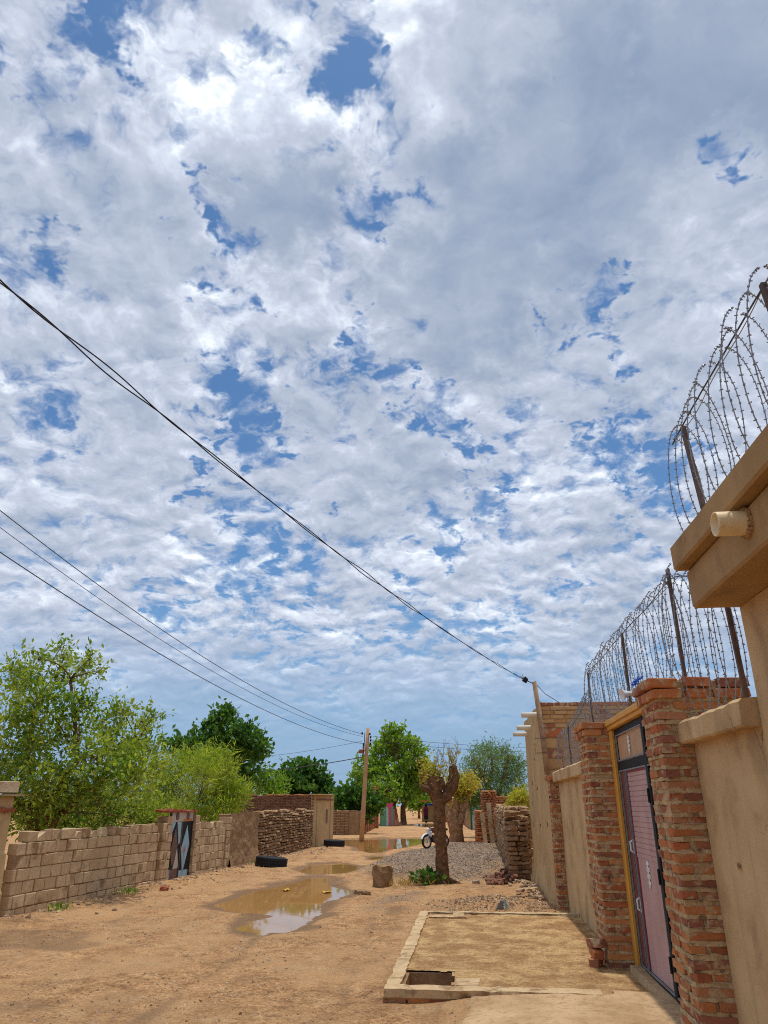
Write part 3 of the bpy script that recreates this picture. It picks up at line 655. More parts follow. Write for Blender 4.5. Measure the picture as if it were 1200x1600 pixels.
def near_house():
    rt = root('near_house', 'plastered house with overhanging parapet at the right edge', 'house', (1.6, 4.26, 0))
    b = MB(); plaster_sheet(b, 0, 5., -7, 0, -.1, 2.66, .005, .15, 3); b.build('wall', M['plaster'], rt)
    def band(x0, z0, z1, name, seed, dx):
        b = MB(); n = 46; V = []; rng = np.random.default_rng(seed)
        for s in np.linspace(0, 1, n + 1):
            y = -7 * s + dx; j = .006 * fbm(np.array([y * 2.]), np.array([seed * 3.]), 3, seed)[0]; k = .006 * fbm(np.array([y * 2.]), np.array([seed * 3. + 9]), 3, seed)[0]
            V += [(4.9, y, z0), (x0 + .012 + j, y, z0 + k), (x0 + j, y, z0 + .014 + k), (x0 + j - k, y, z1 - .016 + j), (x0 + .016 + j - k, y, z1 + j), (4.9, y, z1)]
        m = 6; F = [(q * m + a, q * m + (a + 1) % m, q * m + m + (a + 1) % m, q * m + m + a) for q in range(n) for a in range(m)] + [tuple(range(m)), tuple(range(n * m, n * m + m))[::-1]]
        return b.add(V, F).build(name, M['plaster2'], rt)
    band(-.265, 2.662, 2.89, 'parapet', 2, .0); band(-.335, 2.893, 3.05, 'parapet_lip', 4, .012)
    # drain spout: a short thick pvc pipe through the parapet
    b = MB(); y = -.985; z = 2.815
    for r0, r1 in ((.058, .051),):
        n = 28; V = []; F = []
        for rr, xx in ((r0, -.25), (r0, -.405), (r0 * .98, -.41), (r1, -.41), (r1, -.27)):
            for k in range(n): a = 2 * math.pi * k / n; V.append((xx, y + rr * math.cos(a), z + rr * math.sin(a)))
        for i in range(4):
            for k in range(n): F.append((i * n + k, i * n + (k + 1) % n, (i + 1) * n + (k + 1) % n, (i + 1) * n + k))
        F.append(tuple(range(4 * n, 5 * n))); b.add(V, F)
    o = b.build('drain_spout', M['pvc'], rt, smooth=True); o['label'] = 'short stained cream plastic drain spout'
    b = MB(); rng = np.random.default_rng(3)
    for k in range(18):
        a = 2 * math.pi * k / 18; b.box(-.285, -.262, y + .06 * math.cos(a) - .012, y + .06 * math.cos(a) + .012, z + .06 * math.sin(a) - .012, z + .06 * math.sin(a) + .012, .004, .003, rng)
    b.build('spout_mortar', M['plaster2'], rt)
near_house()

def compound_walls():
    rng = np.random.default_rng(31)
    a = root('plaster_wall', 'smooth tan plastered wall with coping between the near house and brick pillar', 'wall', (1.6, 5.54, 0))
    b = MB(); plaster_sheet(b, 0, .2, -1.27, 0, -.1, 2.02, .007, .06, 13); b.build('wall', M['plaster'], a)
    coping(-.10, .25, -1.265, -.005, 2.0, 2.155, a, rng, M['plaster'], 14)
    b = MB(); b.lathe([(0, .0), (.012, .001), (.02, .006)], 9, Matrix.Translation((-.004, -.52, 1.26)) @ Matrix.Rotation(R(-90), 4, 'Y')); b.build('chipped_hole', M['mud'], a)
    c = root('plaster_wall', 'tan plastered wall with coping between the gate and the far house', 'wall', (1.53, 9.2, 0))
    b = MB(); plaster_sheet(b, 0, .2, 0, 4.3, -.1, 1.98, .009, .1, 14); b.build('wall', M['plaster'], c)
    coping(-.10, .25, .004, 4.29, 1.965, 2.13, c, rng, M['plaster'], 30)
compound_walls()

def pillar_mortar(parent, x0, x1, y0, y1, zs, rng, name='mortar', inset=.010, th=.030):
    b = MB(); b.box(x0 + inset + .006, x1 - inset - .006, y0 + inset + .006, y1 - inset - .006, zs[0] - .1, zs[-1] - .004)
    for z in zs:
        ring = []
        def edge(p, q, n, nx, ny):
            for i in range(n):
                s = i / n; o = -inset + abs(rng.normal(0, .012)) - .002; o = min(o, .009); ring.append((p[0] + (q[0] - p[0]) * s + nx * o, p[1] + (q[1] - p[1]) * s + ny * o))
        e = .008
        edge((x0 + e, y0), (x1 - e, y0), 9, 0, -1); edge((x1, y0 + e), (x1, y1 - e), 7, 1, 0); edge((x1 - e, y1), (x0 + e, y1), 7, 0, 1); edge((x0, y1 - e), (x0, y0 + e), 9, -1, 0)
        n = len(ring); t = th * rng.uniform(.8, 1.15)
        V = [(x, y, z - t / 2 + rng.normal(0, .0025)) for x, y in ring] + [(x, y, z + t / 2 + rng.normal(0, .0035)) for x, y in ring]
        b.add(V, [(i, (i + 1) % n, n + (i + 1) % n, n + i) for i in range(n)] + [tuple(range(n))[::-1], tuple(range(n, 2 * n))])
    # lumps of mortar squeezed from the upright joints
    return b.build(name, M['mortar'], parent)
def lay(parent, meshes, rng, x0, x1, y0, y1, z0, z1, name='brick', j=.006, rj=.018):
    return link(name, meshes[rng.integers(len(meshes))], parent, ((x0 + x1) / 2 + rng.normal(0, j), (y0 + y1) / 2 + rng.normal(0, j), (z0 + z1) / 2 + rng.normal(0, j * .4)), (rng.normal(0, rj), rng.normal(0, rj), rng.normal(0, rj * 1.3)), (x1 - x0, y1 - y0, z1 - z0))
def brick_pillar(label, X0, X1, Y0, Y1, top, rng, wallx, cap_back=0., cap_h=2):
    rt = root('brick_pillar', label, 'pillar', (X0, Y0, 0), group='brick pillars of the gate')
    W, D = X1 - X0, Y1 - Y0; ch = .077; n = int((top - cap_h * ch) / ch); z = .0; g = .024; zs = []; bw = .105
    def row(a0, a1, put, z):                     # bricks filling the run a0..a1
        L = a1 - a0; k = max(1, round(L / .225)); cuts = np.linspace(a0, a1, k + 1); cuts[1:-1] += rng.normal(0, .03, k - 1)
        for i in range(k):
            gg = g * rng.uniform(.7, 2.2)
            put(cuts[i] + (gg / 2 if i else 0), cuts[i + 1] - (gg / 2 if i < k - 1 else 0), z)
    for c in range(n):
        h = ch - g; zz = z + g / 2; hidden = wallx - X0 + .03
        fx = W if zz > 2.1 else min(W, hidden)     # below the coping the rear of the pillar is inside the wall
        if c % 2 == 0:
            row(0, fx, lambda a, e, q: lay(rt, BRICKS, rng, a, e, 0, bw, q, q + h), zz)
            row(bw + g, D - bw - g, lambda a, e, q: lay(rt, BRICKS, rng, 0, bw, a, e, q, q + h), zz)
            row(0, fx, lambda a, e, q: lay(rt, BRICKS, rng, a, e, D - bw, D, q, q + h), zz)
        else:
            row(0, D, lambda a, e, q: lay(rt, BRICKS, rng, 0, bw, a, e, q, q + h), zz)
            row(bw + g, fx, lambda a, e, q: lay(rt, BRICKS, rng, a, e, 0, bw, q, q + h), zz)
            row(bw + g, fx, lambda a, e, q: lay(rt, BRICKS, rng, a, e, D - bw, D, q, q + h), zz)
        z += ch; zs.append(z)
    pillar_mortar(rt, 0, W, 0, D, [0.] + zs, rng)
    # corbelled cap
    for c in range(cap_h):
        o = .028 + .012 * c; zz = z + g * .3; h = ch - g * .4
        row(-o, W + cap_back, lambda a, e, q: lay(rt, BRICKS, rng, a, e, -o, bw - o + .02, q, q + h, 'cap_brick'), zz)
        row(bw - o + .03, D + o, lambda a, e, q: lay(rt, BRICKS, rng, -o, bw - o + .02, a, e, q, q + h, 'cap_brick'), zz)
        row(bw - o + .03, W + cap_back, lambda a, e, q: lay(rt, BRICKS, rng, a, e, D + o - bw, D + o, q, q + h, 'cap_brick'), zz)
        z += ch
    b = MB(); b.box(.02, W + cap_back - .02, .02, D - .02, z - cap_h * ch - .03, z - .012, .01, .004, rng); b.build('cap_mortar', M['mortar'], rt)
    return rt
brick_pillar('near red brick pillar on the right side of the gate', 1.37, 1.83, 5.545, 6.02, 2.50, np.random.default_rng(41), 1.6, .2)
brick_pillar('farther red brick pillar on the left side of the gate', 1.31, 1.75, 8.56, 9.19, 2.50, np.random.default_rng(42), 1.6, 0)

def brick_stub():
    rng = np.random.default_rng(44)
    rt = root('brick_pier', 'narrow red brick pier where the tan wall meets the far house', 'pier', (1.37, 13.5, 0))
    z = 0
    for c in range(26):
        zz = z + .008
        if c % 2: lay(rt, BRICKS, rng, 0, .16, 0, .10, zz, zz + .06); lay(rt, BRICKS, rng, 0, .16, .115, .24, zz, zz + .06)
        else: lay(rt, BRICKS, rng, 0, .105, 0, .24, zz, zz + .06); lay(rt, BRICKS, rng, .115, .16, 0, .2, zz, zz + .06)
        z += .077
    pillar_mortar(rt, 0, .17, 0, .24, list(np.arange(0, 27) * .077), rng)
    lay(rt, BRICKS, rng, -.04, .16, -.04, .1, z, z + .07, 'cap_brick'); lay(rt, BRICKS, rng, -.04, .16, .11, .26, z, z + .07, 'cap_brick')
brick_stub()

def gate():
    rt = root('pink_gate', 'dusty pink metal gate in a yellow frame between two brick pillars', 'gate', (1.62, 6.03, .08))
    # local: y along the street, gate face towards -x
    def bx(name, m, x0, x1, y0, y1, z0, z1, ch=.004, parent=rt, label=None):
        o = MB().box(x0, x1, y0, y1, z0, z1, ch).build(name, m, parent)
        if label: o['label'] = label
        return o
    L = 2.52
    bx('door_frame', M['yellow'], -.06, .06, L - .15, L, -.08, 2.28, .006, label='ochre yellow painted timber jamb')
    o = bx('door_frame', M['yellow'], -.075, .07, 0, L + .005, 2.283, 2.375, .006)
    bx('moulding', M['yellow'], -.095, -.077, 0, L + .005, 2.325, 2.38, .004, o)
    fr = MB()                                    # black steel frame
    for y0, y1 in ((L - .205, L - .153), (.99, 1.06), (.0, .05)): fr.box(-.03, .02, y0, y1, -.02, 2.28, .003)
    fr.box(-.028, .018, .05, L - .207, 2.22, 2.279, .003); fr.box(-.028, .018, .05, L - .207, 1.862, 1.945, .003); fr.box(-.028, .018, .05, L - .207, -.02, .075, .003)
    fr.build('steel_frame', M['black'], rt)
    ln = MB()                                    # pale edge strips
    for y0, y1 in ((1.065, L - .212), (.055, .985)):
        ln.box(-.034, -.02, y0, y1, 2.205, 2.217); ln.box(-.034, -.02, y0, y1, 1.948, 1.96); ln.box(-.034, -.02, y0, y1, .077, .09); ln.box(-.034, -.02, y0, y1, 1.846, 1.859)
    for y in (1.065, L - .225, L - .475, L - .535): ln.box(-.0345, -.02, y, y + .011, .09, 1.846)
    for y in (1.065, L - .223): ln.box(-.0345, -.02, y, y + .011, 1.96, 2.205)
    ln.build('edge_strip', M['grey'], rt)
    for y0, y1 in ((1.078, L - .226), (.06, .98)):
        tp = bx('transom_panel', M['peach'], -.012, .01, y0, y1, 1.962, 2.203)
    # narrow side leaf
    sl = bx('side_leaf', M['maroon'], -.018, .01, L - .462, L - .228, .092, 1.844, label='narrow maroon side leaf')
    fr2 = MB().box(-.026, .012, L - .523, L - .477, .092, 1.844, .003).build('stile', M['black'], rt)
    # main leaf, its upper part pressed into boards
    def leaf(y0, y1, label=None):
        z = [.092, 1.07]; prof = [(-.014, .092), (-.014, 1.05)]
        zz = 1.05
        while zz < 1.80:
            prof += [(-.019, zz + .003), (-.019, zz + .040), (-.013, zz + .043)]; zz += .046
        prof += [(-.014, 1.835)]
        V = [(x, y, q) for y in (y0, y1) for x, q in prof]; n = len(prof); F = [(i, i + 1, n + i + 1, n + i) for i in range(n - 1)]
        b = MB().add(V, F); b.box(-.010, .012, y0, y1, .092, 1.84)
        o = b.build('door_leaf', M['pink'], rt, recalc=False)
        if label: o['label'] = label
        return o
    lf = leaf(1.10, L - .56, 'pink leaf pressed into fine boards near its top'); leaf(.07, .97)
    tr = MB(); tr.box(-.024, -.008, 1.078, 1.10, .092, 1.844); tr.box(-.024, -.008, L - .56, L - .537, .092, 1.844); tr.box(-.024, -.008, 1.1, L - .56, 1.822, 1.844); tr.build('leaf_edging', M['crimson'], rt)
    for zc in (.3, .95, 1.6): MB().tube([(-.036, 1.062, zc - .06), (-.036, 1.062, zc + .06)], .012, 8).build('hinge', M['black'], rt)
    # scrolled ornaments
    def scroll(yc, zc, s, name, parent):
        b = MB()
        for sy in (-1, 1):
            for k, (zo, r) in enumerate(((.36, .13), (.12, .17), (-.13, .17), (-.36, .12))):
                pts = [(-.022, yc + sy * s * (r * .55 + r * .75 * math.cos(a)), zc + s * (zo + r * .8 * math.sin(a))) for a in np.linspace(0, 4.6, 10)]; b.tube(pts, .0065, 5)
        b.tube([(-.022, yc, zc + s * .52), (-.022, yc, zc - s * .52)], .008, 5); return b.build(name, M['white'], parent)
    scroll(1.70, 2.08, .17, 'ornament', rt); scroll(1.53, .93, .22, 'ornament', rt)
    for zc in (1.13, .62):
        b = MB(); b.tube([(-.02, L - .47, zc - .05), (-.05, L - .455, zc - .03), (-.05, L - .455, zc + .05), (-.02, L - .47, zc + .07)], .009, 6); b.box(-.028, -.018, L - .49, L - .44, zc - .06, zc + .08, .004); b.build('handle', M['white'], rt)
gate()

def flood_lamp():
    p = AT(982, 1084, 6.30)
    rt = root('flood_lamp', 'white horn-shaped lamp on the near gate pillar', 'lamp', p)
    ax = Matrix.Rotation(R(12), 4, 'Z') @ Matrix.Rotation(R(-98), 4, 'Y')       # points across the street
    b = MB(); b.lathe([(.014, -.03), (.02, .0), (.03, .03), (.048, .055), (.052, .06), (.047, .058), (.028, .032), (.012, .005)], 20, ax); b.build('shade', M['white'], rt, smooth=True)
    b = MB(); b.lathe([(.0, -.035), (.022, -.03), (.024, -.09), (.02, -.12), (.0, -.125)], 14, ax); b.build('housing', M['glass'], rt, smooth=True)
    b = MB(); b.lathe([(.0, .035), (.018, .02), (.02, .0), (.012, -.03)], 12, Matrix.Translation((.095, .0, -.055)) @ Matrix.Rotation(R(15), 4, 'Y')); b.box(.085, .125, -.02, .02, -.085, -.03, .006); b.build('junction_box', M['bulbyellow'], rt)
    b = MB(); b.tube([(.09, 0, .02), (.14, -.02, .01), (.19, -.06, -.02)], .008, 6); b.tube([(.1, 0, -.05), (.16, -.05, -.06), (.2, -.10, -.1)], .006, 6); b.build('bracket', M['steel'], rt)
    p = AT(994, 1064, 6.25); rng = np.random.default_rng(4)
    b = MB()
    for k in range(9):
        q = [tuple(p + Vector((rng.normal(0, .02) + .03 * (i - 2) / 2, rng.normal(0, .015), rng.normal(0, .012) + .035 * (i - 2) / 2))) for i in range(5)]; b.tube(q, .004, 4)
    b.tube([tuple(p), (p.x + .07, 6.15, p.z - .1), (1.47, 6.05, 2.46)], .003, 4)
    tag(b.build('plastic_net', M['blue'], None), 'crumpled bright blue plastic net above the white lamp', 'net')
flood_lamp()

# ------------------------------------------------------------------ barbed coil fences
def loop_mesh(name, rx, rz, pitch, seed, rad=.0022, barb=.011):
    """one turn of the coil, local: turns in x/z while it runs along y"""
    rng = np.random.default_rng(seed); n = 26; pts = []
    j = [rng.normal(0, .02) for _ in range(4)]
    for i in range(n + 1):
        a = 2 * math.pi * i / n + math.pi / 2
        x = rx * math.cos(a) * (1 + j[0] * math.sin(2 * a) * 3); z = rz * (1 + math.sin(a) + j[1] * .4 * math.sin(3 * a)) ; y = pitch * i / n + j[2] * math.sin(a * 2) * pitch * 3
        pts.append(Vector((x, y, z)))
    b = MB(); b.tube(pts, rad, 5, False)
    for i in range(n):                               # barbs
        for f in ((.25, .75) if rz > .3 else (.5,)):
            p = pts[i].lerp(pts[i + 1], f); d = (pts[i + 1] - pts[i]).normalized(); u = d.orthogonal().normalized(); w = d.cross(u); a = rng.uniform(0, 6.28)
            for s in (0, 1.9):
                e = (u * math.cos(a + s) + w * math.sin(a + s) + d * .25 * (1 if s else -1)) * barb; b.add([tuple(p - e - d * rad * 1.6), tuple(p + e), tuple(p - e + d * rad * 1.6)], [(0, 1, 2)])
            c = rad * 2.0; b.add([tuple(p + d * c * 2), tuple(p + u * c), tuple(p + w * c), tuple(p - u * c), tuple(p - w * c), tuple(p - d * c * 2)], [(0, 1, 2), (0, 2, 3), (0, 3, 4), (0, 4, 1), (5, 2, 1), (5, 3, 2), (5, 4, 3), (5, 1, 4)])
    return b.me(name, M['wire'])
def coil_fence(label, x, y0, y1, zb, zt, pitch, rx, posts, seed, lean=0., cable=True, rad=.0031, ends=None):
    rng = np.random.default_rng(seed)
    rt = root('barbed_wire_fence', label, 'barbed wire', (x, y0, zb(y0)), group='barbed wire coils on the walls')
    vs = [loop_mesh('wire_loop', rx, .5, pitch, seed * 10 + k, rad) for k in range(4)]
    y = y0
    while y < y1:
        b, t = zb(y), zt(y); o = link('wire_loop', vs[rng.integers(4)], rt, (rng.normal(0, .008), y - y0, b - zb(y0)), (rng.normal(0, .018), rng.normal(0, .02) + lean, rng.normal(0, .10)), (1, 1, (t - b) * rng.uniform(.98, 1.03) + .06))
        y += pitch * rng.uniform(.8, 1.2)
    if cable:
        b = MB(); ys = np.linspace(y0 - .05, y1, 14); b.tube([(-.01 + .01 * math.sin(3 * q), q - y0, zt(q) - zb(y0) - .01 - .012 * abs(math.sin(q * 2.2))) for q in ys], .0045, 6); b.build('top_cable', M['linewire'], rt)
        b = MB(); b.tube([(.012 * math.sin(7 * q), q - y0, zt(q) - zb(y0) - .03 + .016 * math.sin(q * 5)) for q in np.linspace(y0, y1, 40)], .0025, 5); b.build('tie_wire', M['wire'], rt)
    for (py, z0, z1, lx, ly) in posts:
        b = MB(); s = .013; z0 -= zb(y0); z1 -= zb(y0); py -= y0
        P0 = Vector((.0, py, z0)); P1 = Vector((lx, py + ly, z1))
        # angle-iron post
        for (ax0, ax1, ay0, ay1) in ((-s, s, -s, -s + .006), (-s, -s + .006, -s + .006, s)):
            V = [(P.x + a, P.y + c, P.z) for P in (P0, P1) for a, c in ((ax0, ay0), (ax1, ay0), (ax1, ay1), (ax0, ay1))]
            b.add(V, [(0, 1, 5, 4), (1, 2, 6, 5), (2, 3, 7, 6), (3, 0, 4, 7), (3, 2, 1, 0), (4, 5, 6, 7)])
        b.build('post', M['steel'], rt)
    return rt
coil_fence('barbed wire coil on the parapet of the near house', 1.36, 1.3, 4.16, lambda y: 2.99, lambda y: 3.70, .165, .10, [(3.84, 3.0, 3.70, .0, .12), (2.58, 3.0, 3.70, 0, .10), (1.4, 3.0, 3.70, 0, .1)], 3)
coil_fence('barbed wire coil between the near house and the near brick pillar', 1.64, 4.5, 5.74, lambda y: 2.15, lambda y: 3.0 + .24 * float(sstep(4.6, 5.6, y)), .165, .10, [(4.52, 2.15, 2.85, 0, .05), (5.66, 2.15, 3.34, 0, .02)], 5)
coil_fence('tall barbed wire coil over the pink gate and farther pillar', 1.68, 5.78, 10.2, lambda y: 2.52 - .30 * float(sstep(9., 10, y)), lambda y: 3.29, .16, .095, [(7.8, 2.5, 3.3, 0, 0), (10.2, 2.15, 3.28, 0, 0)], 6)
coil_fence('lower barbed wire coil on the tan wall before the far house', 1.62, 9.75, 13.35, lambda y: 2.14, lambda y: 2.92 - .22 * float(sstep(9.8, 12.5, y)), .13, .095, [(12.3, 2.12, 2.80, 0, .0)], 7)

# ================================================================== far house on the right with its exposed brick side
def joined(parent, name, items, mat_, units, seed, kind='stuff'):
    """many small rough bricks as one mesh; items: (cx, cy, cz, sx, sy, sz, rz)"""
    rng = np.random.default_rng(seed); items = np.array(items, float); n = len(items)
    Vs = []; F3 = []; F4 = []; off = 0; pick = rng.integers(len(units), size=n)
    for u, (V0, F0) in enumerate(units):
        I = items[pick == u]
        if not len(I): continue
        c, s = np.cos(I[:, 6]), np.sin(I[:, 6]); Mx = np.zeros((len(I), 3, 3)); Mx[:, 0, 0] = c * I[:, 3]; Mx[:, 0, 1] = -s * I[:, 4]; Mx[:, 1, 0] = s * I[:, 3]; Mx[:, 1, 1] = c * I[:, 4]; Mx[:, 2, 2] = I[:, 5]
        tilt = rng.normal(0, .03, (len(I), 2)); Mx[:, 2, 0] = tilt[:, 0] * I[:, 3]; Mx[:, 2, 1] = tilt[:, 1] * I[:, 4]
        q4 = [f for f in F0 if len(f) == 4]; q3 = [f for f in F0 if len(f) == 3]
        V, A = scatter_np(np.array(V0), q4, Mx, I[:, :3]); _, B = scatter_np(np.array(V0), q3, Mx, I[:, :3])
        Vs.append(V); F4.append(A + off); F3.append(B + off); off += len(V)
    me = mesh_np(name, np.concatenate(Vs), [np.concatenate(F4), np.concatenate(F3)], mat_)
    b = bmesh.new(); b.from_mesh(me); bmesh.ops.recalc_face_normals(b, faces=b.faces); b.to_mesh(me); b.free()
    o = link(name, me, parent)
    if kind: o['kind'] = kind
    return o
RU = rough_units(8, .12, .05, 51); RU2 = rough_units(8, .2, .09, 52)

def far_house():
    rng = np.random.default_rng(61)
    rt = root('far_house', 'tan plastered house with exposed brick side and three drain pipes', 'house', (1.37, 13.75, 0), R(.9))
    H = 3.36
    b = MB(); ys = np.linspace(0, 3.75, 26); zs = np.linspace(-.1, H, 30); Y, Z = np.meshgrid(ys, zs)
    top = .05 * fbm(ys * 2, ys * 0, 3, 4); Z = Z + np.outer(np.linspace(0, 1, 30) ** 6, top)
    X = .012 * fbm(Y * 1.4, Z * 1.4, 3, 5) + .10 * sstep(2.9, 3.4, Z) * 0 - .10 * sstep(.7, -.1, Z) * (Y > .2)
    i = np.arange(Y.size).reshape(Y.shape); F = [tuple(int(q) for q in f) for f in np.stack([i[:-1, :-1], i[1:, :-1], i[1:, 1:], i[:-1, 1:]], -1).reshape(-1, 4)]
    b.add(np.stack([X, Y, Z], -1).reshape(-1, 3), F); b.box(.02, 4.5, .115, 3.75, -.1, H - .05); b.build('wall', M['plaster3'], rt)
    # brick side facing the camera: thin courses above, larger blocks below
    z = H - .075; k = 0
    while z > 1.85:
        big = k >= 6; h = .155 if big else .062; L0 = .36 if big else .235; step = h + (.022 if big else .014)
        x = .0 - rng.uniform(0, .12) * (k % 2)
        while x < 3.0:
            L = L0 * rng.uniform(.85, 1.12); a = max(x, 0.0)
            if x + L - a > .05: lay(rt, (BRICKS if k == 0 or rng.random() < .12 else TAN), rng, a, x + L - .012, .0, .12, z, z + h, 'brick', .005, .012)
            x += L
        z -= step if k != 5 else .155 + .02; k += 1
    b = MB(); b.box(.015, 3.0, .02, .12, 1.6, H - .02); b.build('mortar', M['mortar'], rt)
    lp = np.arange(.0, 4.4, .2)
    # drain pipes
    for px_, py_, Y in ((842, 1117, 14.6), (829, 1137, 15.9), (817, 1147, 17.0)):
        p = AT(px_, py_, Y); q = p - Vector((1.37, 13.75, 0)); b = MB(); n = 14; V = []; F = []
        for rr, xx in ((.05, .06), (.05, -.30), (.042, -.30), (.042, 0)):
            for c in range(n): a = 2 * math.pi * c / n; V.append((xx, q.y + rr * math.cos(a), q.z + rr * math.sin(a)))
        for r_ in range(3):
            for c in range(n): F.append((r_ * n + c, r_ * n + (c + 1) % n, (r_ + 1) * n + (c + 1) % n, (r_ + 1) * n + c))
        b.add(V, F); b.build('drain_pipe', M['pvc2'], rt, smooth=True)
    # stains and cracks under the pipes are real chips in the plaster
    b = MB()
    for c in range(9):
        y = rng.uniform(.3, 3.5); z = rng.uniform(.5, 3.0); h = rng.uniform(.02, .09); b.prism([(y, z), (y + .012, z + h * .4), (y + .006, z + h), (y - .008, z + h * .5)], -.016, .004, (1, 2, 0))
    b.build('plaster_chips', M['mud'], rt)
    pr = root('wall_pole', 'short leaning timber pole at the corner of the far house', 'pole', (1.345, 13.60, 2.2))
    MB().tube([(.02, 0, -.1), (.0, 0, .5), (-.085, .0, 1.5)], [.05, .047, .04], 10, jit=.003, rng=rng).build('pole', M['timber'], pr, smooth=True)
    for z in (.25, .5):
        MB().tube([(-.16, -.05, z), (.1, -.05, z + .01)], .006, 5).build('spike', M['steel'], pr)
    tp = AT(821, 1062, 13.55)
    b = MB(); p = Vector((tp.x - pr.location.x, tp.y - pr.location.y, tp.z - pr.location.z))
    b.box(p.x - .045, p.x + .035, p.y - .03, p.y + .03, p.z - .05, p.z + .04, .01, .006, rng, (0, .6, .2)); b.tube([tuple(p + Vector((.03, 0, -.02))), (-.08, 0, 1.45)], .008, 5)
    b.tube([tuple(p + Vector((-.04, 0, .03))), tuple(p + Vector((-.09, 0, .07)))], .006, 4); b.tube([tuple(p + Vector((-.03, 0, .04))), tuple(p + Vector((-.05, .02, .1)))], .005, 4)
    b.build('cable_clamp', M['black'], pr)
    MB().tube([(-.07, .0, 1.47), (.1, .03, 1.28), (.35, .1, 1.13)], .006, 5).build('drop_wire', M['cable'], pr)
    return tp
CLAMP = far_house()

# ================================================================== crumbling mud and brick walls farther along the right
MUDP = unit_meshes('mud_brick', RU2, M['mudpiece'])
def mud_column(rt, x0, x1, y0, y1, h, seed, rows=.085, ragged=.12, mat_=None, name='mud_courses', bl=.26, single=False):
    rng = np.random.default_rng(seed); it = []
    z = -.05
    while z < h:
        tt = z / h; t = rows * rng.uniform(.8, 1.2)
        for side in range(4):
            L = (x1 - x0) if side % 2 == 0 else (y1 - y0); a = 0
            while a < L - .02:
                w = bl * rng.uniform(.6, 1.3); w = min(w, L - a); c = a + w / 2; j = rng.normal(0, .02)
                if not (z > h - ragged and rng.random() < .5):
                    p = (x0 + c, y0 + .08 + j) if side == 0 else (x1 - .08 + j, y0 + c) if side == 1 else (x0 + c, y1 - .08 + j) if side == 2 else (x0 + .08 + j, y0 + c)
                    sx, sy = (w * .98, .2) if side % 2 == 0 else (.2, w * .98)
                    it.append((p[0], p[1], z + t / 2, sx, sy, t * rng.uniform(.85, 1.1), rng.normal(0, .08)))
                a += w
        z += t
    if single:      # near enough to pick the bricks apart
        for q in it: link('mud_brick', MUDP[rng.integers(len(MUDP))], rt, q[:3], (rng.normal(0, .05), rng.normal(0, .05), q[6]), q[3:6])
    else: joined(rt, name, it, mat_ or M['mudbrick'], RU2, seed)
    MB().box(x0 + .1, x1 - .1, y0 + .1, y1 - .1, -.1, h - ragged * .6, .02).build('core', M['mud'], rt)
